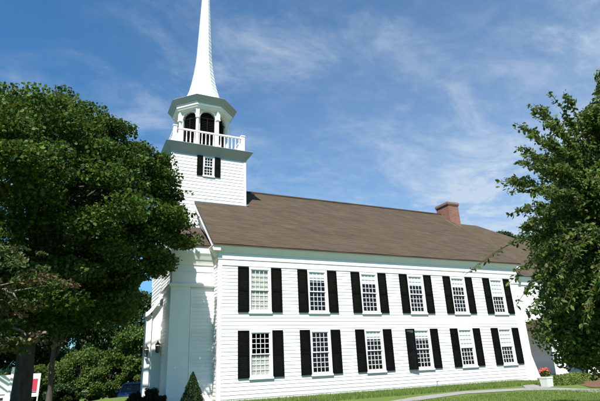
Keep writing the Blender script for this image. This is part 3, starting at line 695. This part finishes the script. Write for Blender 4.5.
def limbs(mb, base, top, r0, centres, nl, seed=0, droop=0):
    g = random.Random(seed); base, top = Vector(base), Vector(top); k = 7
    tr = [base.lerp(top, i/k)+Vector((g.uniform(-.05, .05), g.uniform(-.05, .05), 0))*(i > 0)*2 for i in range(k+1)]
    mb.tube([base-Vector((0, 0, .25))]+tr, [r0*1.5, r0*1.18]+[r0*(1-.8*i/k) for i in range(1, k+1)], 10)
    for c in g.sample(list(map(tuple, centres)), min(nl, len(centres))):
        c = Vector(c); t = g.uniform(.28, .9); s = base.lerp(top, t); 
        if c.z < s.z-.3: s = base.lerp(top, max(.2, t-.35))
        mid = s.lerp(c, .5)+Vector((g.uniform(-.2, .2), g.uniform(-.2, .2), g.uniform(.05, .5)))
        rr = r0*(1-.75*t)*.45; mb.tube([s, s.lerp(mid, .5), mid, mid.lerp(c, .55), c], [rr, rr*.8, rr*.6, rr*.42, rr*.2], 6)

# big maple in front of the vestibule
def maple():
    base = (-6.1, -.4, gz(-6.1, -.4)); t = thing('maple_tree', base, 'big dark green maple covering the church entrance, crown reaching the tower', 'tree')
    cc = crown_centres((-6.5, -.9, 6.2), 4.5, 4.3, 3.35, 250, .30, 10, 11)
    low = crown_centres((-6.6, -.4, 3.5), 4.1, 3.6, 1.2, 90, .2, 4, 12)
    g = np.random.default_rng(77); lobes = []
    for c, r, k in (((-2.5, -1.6, 7.75), .65, 17), ((-2.2, -1.2, 6.75), .75, 18), ((-1.95, -.9, 5.75), .7, 20), ((-2.35, -.7, 4.8), .6, 18), ((-3.0, -.4, 3.9), .8, 22), ((-3.4, -1.9, 8.15), .65, 13), ((-4.4, -2.2, 8.6), .7, 12), ((-6.0, -2.0, 9.3), .8, 16), ((-7.6, -1.8, 9.05), .8, 12), ((-5.4, -2.1, 9.0), .7, 10), ((-2.7, -1.7, 5.7), .9, 22)):
        d = g.normal(size=(k, 3)); d /= np.linalg.norm(d, axis=1, keepdims=True); lobes.append(np.asarray(c)+d*r*g.random((k, 1))**.5)
    mid = crown_centres((-6.6, .9, 6.3), 3.9, 2.2, 3.0, 70, .1, 4, 15); lobes.append(mid); cc = np.concatenate([cc, low]+lobes); rad = g.uniform(.42, .92, len(cc)); rad[-sum(len(l) for l in lobes):] *= .68
    per = (760*rad**2).astype(int)+60; P = clump_points(cc, rad, per, .46, .42)
    # the crown keeps clear of the building and of the sun's path to the long wall, with gaps that let light through
    x, y, z = P.T; sx, sz = x-y*.70, z+y*1.68
    keep = ~((y > .2) & (x > -2.7) & (z < 6.4)) & ~((y > 2.9) & (x > -2.0)) & ~((x > -1.72) & (y > .35)) & ~((y < .1) & (sx > -.12) & (sz > -.2) & (sz < 6.3)) & (z > 2.3) & ~((x > -3.0) & (z < 4.3))
    X, Z = x+(2.45-y)*.7, z-(2.45-y)*1.68
    keep &= ~((X > -2.30) & (X < -1.66) & (Z > 2.05) & (Z < 4.4)) & ~((X > -2.30) & (X < -2.0) & (Z > -.4) & (Z < 4.4))
    X, Z = x+(.66-y)*.7, z-(.66-y)*1.68
    keep &= ~((X > -.75) & (X < .1) & (Z > 4.35) & (Z < 5.1)) & ~((X > -.42+(4.3-Z)*.22) & (X < .1) & (Z > 2.9) & (Z <= 4.35))
    for _ in range(11):
        q = (g.uniform(-1.5, -.1), g.uniform(.4, 4.2))
        for k in range(4): keep &= ~((X-q[0]-g.normal()*.05)**2+((Z-q[1]-g.normal()*.10)*.7)**2 < g.uniform(.02, .055)**2)
    X, Z = x+(-3.0-y)*.7, z-(-3.0-y)*1.68; keep &= ~((y < -3) & (X > -7.1) & (X < -6.1) & (Z > .5) & (Z < 1.4))
    P = P[keep]; V, F = leaf_mesh(P, .095, .9, .8, .5, .04); npmesh('crown', V, F, 'maple_leaf', t)
    mb = MB(); limbs(mb, base, (-6.3, -.7, 8.6), .30, cc[(cc[:, 0] < -2.8) & (cc[:, 2] > 3)], 46, 5); mb.build('trunk', 'bark', t, smooth=True)
maple()

# dogwood with layered branches near the left edge
def dogwood():
    base = (-8.25, -3.5, gz(-8.25, -3.5)); t = thing('dogwood_tree', base, 'small layered dogwood with tan fading bracts in front of the big maple', 'tree')
    pads = [(-6.9, -4.6, 3.95, .75), (-6.25, -4.6, 3.86, .6), (-7.5, -4.3, 4.1, .8), (-5.95, -4.7, 3.40, .55), (-5.42, -4.8, 3.28, .45), (-6.9, -4.2, 3.35, .55), (-6.5, -4.4, 3.02, .5), (-6.05, -4.5, 2.78, .5), (-7.4, -3.9, 3.0, .6), (-6.3, -4.1, 2.55, .45), (-7.1, -4.4, 2.35, .5), (-6.35, -4.05, 1.98, .55), (-5.75, -4.1, 1.92, .5), (-6.9, -4.2, 2.0, .5), (-8.0, -4.4, 3.5, .7), (-8.2, -4.0, 2.6, .7)]
    C = np.array([p[:3] for p in pads]); r = np.array([p[3] for p in pads])
    gd = np.random.default_rng(8)
    def sunlit(P): X, Z = P[:, 0]+(-3.0-P[:, 1])*.7, P[:, 2]-(-3.0-P[:, 1])*1.68; return P[~((X > -7.1) & (X < -6.1) & (Z > .5) & (Z < 1.4))]
    def sub(C_, r_, k): 
        o = np.repeat(C_, k, axis=0); q = gd.normal(size=o.shape)*np.array([.55, .55, .16])*np.repeat(r_, k)[:, None]; return o+q, np.repeat(r_, k)*gd.uniform(.28, .5, len(o))
    S_, sr_ = sub(C, r, 8); P = sunlit(clump_points(S_, sr_, [46]*len(S_), .38, .6)); V, F = leaf_mesh(P, .095, 1.1, .6, .35, .05); npmesh('crown', V, F, 'dogwood_leaf', t)
    sel = [3, 4, 5, 6, 7, 9, 11, 12, 13]; S_, sr_ = sub(C[sel]+np.array([0, 0, .03]), r[sel], 8); P = sunlit(clump_points(S_, sr_, [17]*len(S_), .36, .6)); V, F = leaf_mesh(P, .085, 1.3, .7, .35, .03); npmesh('bracts', V, F, 'dogwood_bract', t)
    mb = MB(); limbs(mb, base, (-8.0, -3.7, 3.7), .09, C, 0, 3); g = random.Random(4)
    for p in C:
        s = Vector((-8.15, -3.55, max(1.0, p[2]-.7))) if p[2] > 2.9 else Vector(p)+Vector((-.45, .15, .42)); e = Vector(p); m = s.lerp(e, .55)+Vector((0, 0, .12)); mb.tube([s, m, e], [.035, .022, .008], 6)
    mb.build('trunk', 'pale_bark', t, smooth=True)
dogwood()

# cherry-like tree at the right with hanging leafy sprays
def spray(tw, LP, pts, leafn, g, size=.1):
    """a twig along pts with leaves hanging on both sides"""
    pts = [Vector(p) for p in pts]; tw.tube(pts, [.012*(1-i/len(pts))+.003 for i in range(len(pts))], 5)
    for i in range(leafn):
        t = (i+g.random()*.6)/leafn*(len(pts)-1); k = min(int(t), len(pts)-2); p = pts[k].lerp(pts[k+1], t-k); LP.append(p+Vector((g.uniform(-.07, .07), g.uniform(-.07, .07), g.uniform(-.085, .035))))
def right_tree():
    base = (5.55, -11.2, gz(5.55, -11.2)); t = thing('cherry_tree', base, 'leafy tree at the right edge with long sprays hanging before the roof', 'tree')
    g = random.Random(9); top = Vector((5.7, -11.6, 6.0)); cen = Vector((5.75, -11.75, 3.9))
    cc = crown_centres((6.25, -11.65, 3.6), 2.2, 2.1, 2.75, 210, .15, 6, 21)
    cc = np.concatenate([cc, crown_centres((5.0, -10.9, 1.6), 1.1, .8, .85, 44, .1, 4, 22), crown_centres((4.45, -11.4, 2.7), .8, .7, .75, 22, .1, 4, 23), crown_centres((4.6, -11.8, 4.4), .6, .6, .6, 10, .1, 4, 24)])
    cc = cc[~((cc[:, 2] < 2.2) & (cc[:, 0] < 3.9))]
    rad = np.random.default_rng(5).uniform(.34, .6, len(cc)); cc = np.concatenate([cc, crown_centres((4.9, -12.3, 5.75), .6, .6, .45, 12, .1, 4, 25), crown_centres((5.35, -12.4, 6.75), .35, .35, .3, 4, .1, 4, 26)]); rad = np.concatenate([rad, np.full(12, .40), np.full(4, .28)]); P = clump_points(cc, rad, (540*rad/.45).astype(int), .7)
    tips = [(1.78, -12.0, 4.13), (2.09, -12.19, 4.49), (2.33, -12.31, 5.13), (2.54, -12.38, 5.64), (3.12, -12.46, 6.05), (1.99, -11.9, 3.56), (2.05, -12.0, 3.25), (1.9, -11.95, 3.05), (1.04, -11.6, 2.50), (1.35, -11.5, 2.62), (1.75, -11.8, 2.30), (2.0, -11.7, 2.0), (2.3, -11.6, 1.72), (2.75, -11.4, 1.45), (2.87, -11.34, 1.25), (3.4, -11.3, 1.1), (2.4, -12.2, 3.9), (2.55, -12.2, 4.75), (3.5, -12.5, 6.1), (4.75, -12.5, 6.75), (2.3, -11.9, 2.75), (2.5, -11.8, 2.45), (3.0, -11.9, 1.9), (3.4, -11.8, 1.55)]
    tips += [(2.25+g.uniform(0, .55)+.35*abs(zz-3.9), -11.9+g.uniform(-.5, .5), zz) for zz in [1.7+.155*k for k in range(29)]]
    tw = MB(); LP = []
    for q in tips:
        e = Vector(q); d = (e-cen); s = cen+d*(.45 if d.length > 2.6 else .3); sag = .18*d.length*.3
        s = cen+d*(.42 if d.length > 2.2 else .3); n = 9; pts = [s.lerp(e, i/n)+Vector((0, 0, sag*math.sin(math.pi*i/n))) for i in range(n+1)]
        spray(tw, LP, pts, (int(44*(e-s).length/1.5)+14)//(3 if e.x < 1.5 else 1), g)
        for j in range(2 if e.x < 1.5 else 7):
            k = g.uniform(.1, .9); p0 = s.lerp(e, k)+Vector((0, 0, sag*math.sin(math.pi*k))); dd = (e-s).normalized(); side = Vector((g.uniform(-1, 1), g.uniform(-1, 1), g.uniform(-.7, .5))); p1 = p0+(dd*.7+side*.5)*g.uniform(.3, .6)*(1.15-k)
            spray(tw, LP, [p0, p0.lerp(p1, .5)+Vector((0, 0, .03)), p1], 14, g)
    P = np.concatenate([P, np.array([tuple(p) for p in LP])]); V, F = leaf_mesh(P, .086, .5, .52, .4, .05); npmesh('crown', V, F, 'cherry_leaf', t)
    tw.build('twigs', 'twig', t)
    mb = MB(); limbs(mb, base, top, .13, cc, 36, 6); mb.build('trunk', 'bark', t, smooth=True)
right_tree()

# trees behind: each its own crown and trunk
def bg_tree(name, label, cat, x, y, h, r, m, seed, leaf=.3, n=70, zc=.6, rzf=.45, per=120, group=None, flat=.7, trunk_r=None, zbase=None, taper=0):
    z = gz(x, y); t = thing(name, (x, y, z), label, cat, group)
    cc = crown_centres((x, y, z+h*zc), r, r, h*rzf, n, .3, 5, seed, taper); cc = cc[cc[:, 2] > z+.1]
    rad = np.random.default_rng(seed+1).uniform(.22, .42, len(cc))*r*.75
    P = clump_points(cc, rad, [per]*len(cc), flat); P = P[P[:, 2] > z+.03]; V, F = leaf_mesh(P, leaf, .7, .75, .35, .04); npmesh('crown', V, F, m, t)
    mb = MB(); limbs(mb, (x, y, z), (x, y, z+h*.85), trunk_r or h*.018, cc, 14, seed); mb.build('trunk', 'bark', t, smooth=True)
G1 = 'trees of the wood behind the church'
bg_tree('woodland_tree', 'slim trunked tree just right of the red and white sign', 'tree', -5.6, 12.3, 10.5, 3.3, 'wood_leaf', 31, .24, 80, .68, .36, 130, None, trunk_r=.17)
for i, (x, y, h, r) in enumerate([(-17, 27, 13, 4.6), (-11.5, 33, 12, 4.4), (-6.5, 38, 13.5, 4.8), (-1.0, 37, 12, 4.5), (3.5, 41, 12.5, 4.6), (-24, 30, 14, 5), (-13, 45, 15, 5.2), (-4, 50, 15, 5.5)]):
    bg_tree('woodland_tree', 'dark full tree of the wood behind the church entrance', 'tree', x, y, h, r, 'wood_leaf', 40+i, .27, 90, .52, .48, 170, G1)
BL = ['bright green rounded bush on the far lawn, left of the others', 'broad bright green bush on the far lawn behind the thin trunk', 'bright green bush on the far lawn beside the blue car', 'yellow green bush close behind the church entrance hood', 'dark low bush under the bright bushes at the lawn edge']
for i, (x, y, h, r, m) in enumerate([(-6.6, 27.5, 3.4, 2.0, 'bright_leaf'), (-3.9, 26.5, 4.4, 2.3, 'bright_leaf'), (-1.8, 24.5, 3.6, 1.8, 'bright_leaf'), (.3, 24, 6.4, 2.4, 'bright_leaf'), (-5.0, 24.6, 1.7, 1.3, 'wood_leaf')]):
    bg_tree('bush', BL[i], 'bush', x, y, h, r, m, 60+i, .15, 70, .5, .5, 210)
FL = ['far tree top showing above the right end of the roof, leftmost of three', 'far tree top behind the wing roof, middle of three', 'far tree top partly behind the right tree sprays']
for i, (x, y, h, r) in enumerate([(40.8, 25.5, 17.2, 3.0), (43.6, 24.4, 18.6, 3.0), (47.5, 22, 18.6, 4)]):
    bg_tree('far_tree', FL[i], 'tree', x, y, h, r, 'wood_leaf', 80+i, .34, 60, .62, .38, 90)
for i, (x, y, h, r) in enumerate([(34, 6, 9, 3.6), (38, -2, 9.5, 3.8), (33, -9, 8, 3.2)]):
    bg_tree('woodland_tree', ['tree beyond the wing, hidden by the right tree crown', 'tree further right beyond the wing end', 'tree at the far right edge of the lawn'][i], 'tree', x, y, h, r, 'wood_leaf', 90+i, .28, 60, .55, .42, 100)

# clipped evergreen cone by the vestibule
def cone():
    x, y = -1.0, -.52; z = gz(x, y); t = thing('dwarf_spruce', (x, y, z), 'small cone shaped evergreen against the white vestibule wall', 'shrub')
    n = 9000; h = 1.10; u = RNG.random(n)**1.4; a = RNG.random(n)*2*math.pi; rr = (1-u)**.85*.43*(.75+.3*RNG.random(n))*(1+.10*np.sin(a*5+u*20)); rr = np.minimum(rr, .5*(u*4+.5)) 
    P = np.stack([x+rr*np.cos(a), y+rr*np.sin(a), z+.03+u*h], 1); V, F = leaf_mesh(P, .055, .8, .35, .3); npmesh('foliage', V, F, 'conifer_leaf', t)
    MB().tube([(x, y, z-.1), (x, y, z+.9)], [.05, .01], 8).build('stem', 'bark', t)
cone()
for i, (x, y, r, h, lab) in enumerate([(-2.62, 1.2, .30, .50, 'low dark yew bush in front of the entrance, nearer the blue car'), (-2.10, 1.05, .33, .62, 'low dark yew bush tucked beside the vestibule corner'), (-1.83, .62, .24, .40, 'smallest dark yew bush left of the cone evergreen')]):
    z = gz(x, y); t = thing('yew_bush', (x, y, z), lab, 'shrub'); n = 5200; d = rand_dirs(n, .3); lob = .82+.2*np.sin(d[:, :1]*6+i)*np.cos(d[:, 1:2]*5+2*i)+.12*np.sin(d[:, 2:]*9+i); rr = lob*(.65+.45*RNG.random((n, 1))); P = d*rr*np.array([r, r, h*.62])+np.array([x, y, z+h*.45]); P = P[P[:, 2] > z+.02]
    V, F = leaf_mesh(P, .06, .6, .4, .3); npmesh('foliage', V, F, 'yew_leaf', t); MB().tube([(x, y, z-.1), (x, y, z+h*.6)], [.04, .01], 6).build('stem', 'bark', t)

# ground cover, grass
def scatter_plants(name, cx, cy, rx, ry, h, n, m, label, leaf=.07):
    a = RNG.random(n)*2*math.pi; q = np.sqrt(RNG.random(n)); X = cx+rx*q*np.cos(a); Y = cy+ry*q*np.sin(a); hh = h*(1-q**3)*(.35+.65*RNG.random(n)); Z = np.array([gz(x, y) for x, y in zip(X, Y)])+.02+hh
    V, F = leaf_mesh(np.stack([X, Y, Z], 1), leaf, .9, .5, .4, .05); o = npmesh(name, V, F, m); tag(o, label, 'ground cover', None, 'stuff')
scatter_plants('ground_cover', 14.1, -2.75, 1.25, .7, .36, 5000, 'groundcover_leaf', 'bright green low plants spreading beside the white planter')
scatter_plants('ground_cover', 16.2, -2.0, 1.3, .6, .36, 3500, 'groundcover_leaf', 'yellow green low plants along the porch edge')
def blades(name, n, xf, h0, h1, m, label, wd=.008):
    X, Y = xf(n); keep = np.ones(len(X), bool); X, Y = X[keep], Y[keep]; n = len(X); Z = np.array([gz(x, y) for x, y in zip(X, Y)]); a = RNG.random(n)*math.pi*2; h = h0+(h1-h0)*RNG.random(n)
    le = np.stack([RNG.normal(size=n)*.35, RNG.normal(size=n)*.35, np.ones(n)], 1)*h[:, None]; b = np.stack([np.cos(a), np.sin(a), np.zeros(n)], 1)*wd; p = np.stack([X, Y, Z-.005], 1)
    V = np.stack([p-b, p+b, p+le*.6+b*.7, p+le], 1).reshape(-1, 3); F = np.arange(n*4).reshape(-1, 4); o = npmesh(name, V, F, m); tag(o, label, 'grass', None, 'stuff')
def wallband(n):
    X = RNG.random(n)*14.4+.2; Y = -.05-RNG.random(n)**1.3*2.2; return X, Y
blades('grass', 42000, wallband, .05, .17, 'grass_blade', 'bright green grass growing along the foot of the white clapboard wall')
def lawnband(n):
    X = 1+RNG.random(n)*17; Y = -4.0-RNG.random(n)*6.5; d = (Y < -4.15) & ~((X > 11) & (np.abs((Y+3.8)+(X-11.6)*.72) < .9)) & ~((X > 13.2) & (Y > -5)); return X[d], Y[d]
blades('lawn_grass', 90000, lawnband, .03, .075, 'grass_blade', 'short mown lawn in front of the path', .007)
def farlawn(n):
    X = -13+RNG.random(n)*14; Y = 20.8+RNG.random(n)*7; return X, Y
blades('far_grass', 30000, farlawn, .08, .22, 'grass_blade', 'sunlit long grass beyond the driveway left of the church', .02)

# ------------------------------------------------------------------ small things
# planter with red flowers
def planter():
    x, y = 12.6, -3.32; z = gz(x, y); t = thing('planter', (x, y, z), 'white square planter box with red flowers by the porch steps', 'planter')
    mb = MB(); s = .175; h = .38; A = [(-s*.92, 0), (-s, h)]; rings = []
    for k, zz_ in ((.9, 0), (.92, .05), (1, h-.07), (1.06, h-.065), (1.06, h), (.9, h), (.88, h-.06)): rings.append([(x+sx*s*k, y+sy*s*k, z+zz_) for sx, sy in ((-1, -1), (1, -1), (1, 1), (-1, 1))])
    mb.loft(rings); mb.build('box', 'planter_wood', t)
    mb = MB(); mb.box(x-s*.87, x+s*.87, y-s*.87, y+s*.87, z+h-.09, z+h-.04); mb.build('soil', 'soil', t)
    n = 900; d = rand_dirs(n, .5); P = d*np.array([.19, .19, .17])*RNG.random((n, 1))**.4+np.array([x, y, z+h+.12]); P = P[P[:, 2] > z+h-.03]; V, F = leaf_mesh(P, .07, .6, .6); npmesh('leaves', V, F, 'cherry_leaf', t)
    n = 190; d = rand_dirs(n, .9); P = d*np.array([.20, .20, .2])+np.array([x, y, z+h+.14]); P = P[P[:, 2] > z+h+.08]; V, F = leaf_mesh(P, .065, .5, .95, .3, .1); npmesh('flower_cluster', V, F, 'petal', t)['kind'] = 'stuff'
planter()
# vent pipe in the grass strip
x, y = 9.55, -.35; z = gz(x, y); mb = MB(); mb.tube([(x, y, z-.1), (x, y, z+.26), (x, y-.03, z+.32), (x, y-.10, z+.33)], .03, 10); tag(mb.build('vent_pipe', 'pvc', smooth=True), 'short white vent pipe standing in the grass by the long wall', 'pipe')
# carriage lanterns on the entrance
def lantern(x, y, z, out, label):
    t = thing('wall_lantern', (x, y, z), label, 'lantern', None); o = Vector(out); c = Vector((x, y, z))+o*.2
    mb = MB(); mb.obox(Vector((x, y, z))+o*.012, (o.y*.05, o.x*.05, 0), o*.012, (0, 0, .1)); mb.tube([Vector((x, y, z+.02))+o*.02, Vector((x, y, z-.10))+o*.10, c+Vector((0, 0, -.16))], .012, 6)
    mb.lathe([(.03, -.17), (.075, -.15), (.085, -.135), (.085, -.125)], c, 4, R(45))
    for k in range(4):
        a = R(45+90*k); d = Vector((math.cos(a), math.sin(a), 0)); mb.tube([c+d*.08+Vector((0, 0, -.13)), c+d*.105+Vector((0, 0, .13))], .008, 4)
    mb.build('frame', 'black_iron', t)
    MB().lathe([(.125, .13), (.13, .145), (.05, .23), (.03, .25), (.035, .27), (.012, .30), (.0, .33)], c, 4, R(45)).build('cap', 'black_iron', t)
    MB().loft([[c+Vector((math.cos(R(45+90*k))*r, math.sin(R(45+90*k))*r, zz_)) for k in range(4)] for r, zz_ in ((.072, -.12), (.095, .128))], cap=False).build('glass', 'glass', t)
lantern(-2.17, PY0-.05, 1.92, (-.15, -.6, 0), 'black carriage lantern on the outer white pilaster of the entrance')
lantern(-1.77, PY0, 2.06, (0, -.6, 0), 'black carriage lantern on the inner white porch side nearer the church')
# estate style hanging sign at the far left
def post_sign():
    t = thing('hanging_sign', (-6.2, -2.95, gz(-6.2, -2.95)), 'white sign board hanging from a white post with dark arm at the left edge', 'sign')
    mb = MB(); mb.obox((-6.165, -2.9, .47), (.032, 0, 0), (0, .032, 0), (.02, -.02, .98)); mb.build('post', 'white_paint', t)
    mb = MB(); mb.obox((-6.55, -3.0, 1.37), (.48, .12, 0), (-.006, .022, 0), (0, 0, .022)); mb.tube([(-6.17, -2.92, 1.62), (-6.32, -2.96, 1.36)], .014, 6); mb.build('arm', 'teal_paint', t)
    mb = MB(); mb.obox((-6.58, -3.0, .93), (.40, .10, 0), (-.004, .016, 0), (0, 0, .335)); mb.build('panel', 'white_paint', t)
    mb = MB()
    for (u, z, hw, hh) in ((.26, .70, .035, .03), (.16, .68, .03, .022), (.05, .70, .045, .03), (-.1, .69, .06, .025), (.2, .80, .12, .008)): mb.obox((-6.58+u+.004, -3.0+u*.25-.018, z), (hw, hw*.25, 0), (-.0005, .002, 0), (0, 0, hh))
    mb.build('marks', 'ink', t)
    mb = MB()
    for u in (-.3, .3): mb.tube([(-6.58+u, -3.0+u*.25, 1.26), (-6.58+u, -3.0+u*.25, 1.36)], .006, 5)
    mb.build('hanger', 'black_iron', t)
post_sign()
def red_sign():
    x, y = -6.35, 9.0; z = gz(x, y); t = thing('yard_sign', (x, y, z), 'white yard sign with red panel standing behind the maple trunk', 'sign')
    a = Vector((.90, -.43, 0)).normalized(); n = Vector((a.y, -a.x, 0)); c = Vector((x, y, 0)); up_ = Vector((0, 0, 1))
    mb = MB(); mb.obox(c+up_*.86, a*.40, n*.015, up_*.50); mb.build('panel', 'white_paint', t)
    mb = MB(); mb.obox(c+up_*.86+n*.0175, a*.30, n*.0025, up_*.27); mb.build('red_field', 'red_paint', t)
    mb = MB(); f = lambda u, v: c+a*u+up_*v+n*.0235
    mb.face([f(-.22, .64), f(.10, .64), f(.0, 1.05), f(-.08, 1.05)]); mb.build('emblem', 'white_paint', t)
    mb = MB(); mb.obox(c+up_*.55+n*.0175, a*.30, n*.0025, up_*.025); mb.obox(c+up_*1.17+n*.0175, a*.05+a*.02, n*.0025, up_*.02); mb.build('lettering', 'ink', t)
    mb = MB()
    for s in (-1, 1): mb.obox(c+a*.36*s+up_*(.36+z)/2-n*.02, a*.02, n*.02, up_*((.45-z)/2+.05))
    mb.build('stake', 'white_paint', t)
red_sign()
# blue car on the driveway
def car(x, y, zrot):
    z = gz(x, y)+.012; t = thing('parked_car', (x, y, z), 'dark blue parked car on the driveway behind the entrance bushes', 'car')
    M = Matrix.Translation((x, y, z)) @ Matrix.Rotation(zrot, 4, 'Z'); T = lambda *p: tuple(M @ Vector(p))
    # body lofted along its length (front at -x)
    st = [(-2.25, .62, .34, .62), (-2.2, .76, .24, .70), (-1.9, .84, .20, .80), (-1.3, .88, .19, .90), (-.8, .89, .19, .95), (.2, .89, .19, .97), (1.3, .88, .20, 1.0), (1.95, .84, .22, 1.0), (2.2, .76, .28, .94), (2.27, .64, .36, .85)]
    mb = MB(); rings = []
    for X, hw, z0, z1 in st:
        rings.append([T(X, -hw*.86, z0), T(X, hw*.86, z0), T(X, hw, z0+.12), T(X, hw*1.0, (z0+z1)/2+.05), T(X, hw*.93, z1-.05), T(X, hw*.80, z1), T(X, -hw*.80, z1), T(X, -hw*.93, z1-.05), T(X, -hw, (z0+z1)/2+.05), T(X, -hw, z0+.12)])
    mb.loft(rings); body = mb.build('body', 'car_paint', t, smooth=False)
    gl = MB(); st2 = [(-.85, .74, .95, .0), (-.25, .66, .96, .44), (.2, .63, .97, .50), (1.0, .63, .98, .50), (1.5, .66, .98, .40), (2.05, .72, .99, .0)]
    mb = MB(); rr = []
    for X, hw, z0, h in st2: rr.append([T(X, -hw-.05, z0), T(X, hw+.05, z0), T(X, hw, z0+h+.012), T(X, -hw, z0+h+.012)])
    mb.loft(rr); mb.build('cabin_glass', MATS['car_black'], t)
    mb = MB(); mb.loft([[T(X, -.62, 1.40+dz), T(X, .62, 1.40+dz), T(X, .56, 1.47+dz), T(X, -.56, 1.47+dz)] for X, dz in ((-.32, .0), (.2, .03), (1.0, .03), (1.5, -.06))])
    for X0_, X1_, w0, w1, z0, z1 in ((-.9, -.3, .78, .64, .95, 1.42), (1.48, 2.08, .66, .76, 1.36, .99), (.35, .38, .78, .63, .98, 1.48)):
        for s in (-1, 1): mb.tube([T(X0_, s*w0, z0), T(X1_, s*w1, z1)], .035, 6)
    mb.build('roof', 'car_paint', t)
    for s in (-1, 1):
        MB().obox(T(-2.17, s*.58, .62), M.to_3x3() @ Vector((.09, 0, 0)), M.to_3x3() @ Vector((0, .15, 0)), (0, 0, .07)).build('headlight', 'headlight', t)
        MB().obox(T(2.2, s*.6, .78), M.to_3x3() @ Vector((.06, 0, 0)), M.to_3x3() @ Vector((0, .13, 0)), (0, 0, .08)).build('taillight', 'taillight', t)
        MB().obox(T(-.62, s*.98, 1.0), M.to_3x3() @ Vector((.06, 0, 0)), M.to_3x3() @ Vector((0, .09, 0)), (0, 0, .06)).build('mirror', 'car_paint', t)
        for X in (-1.4, 1.4):
            wh = MB(); rg = []
            for dy, r in ((-.1, .20), (-.1, .30), (-.07, .325), (.07, .325), (.1, .30), (.1, .20)): rg.append([T(X+r*math.cos(a), s*.80+dy, .325+r*math.sin(a)) for a in [2*math.pi*k/24 for k in range(24)]])
            wh.loft(rg); wo = wh.build('wheel', 'rubber', t)
            rm = MB(); rg = [[T(X+.20*math.cos(a), s*.80+dy, .325+.20*math.sin(a)) for a in [2*math.pi*k/20 for k in range(20)]] for dy in (-.095, .095)]; rm.loft(rg); rm.build('rim', 'alloy', wo)
    MB().obox(T(-2.22, 0, .45), M.to_3x3() @ Vector((.06, 0, 0)), M.to_3x3() @ Vector((0, .6, 0)), (0, 0, .06)).build('bumper', 'car_black', t)
car(-.75, 17.9, R(78))
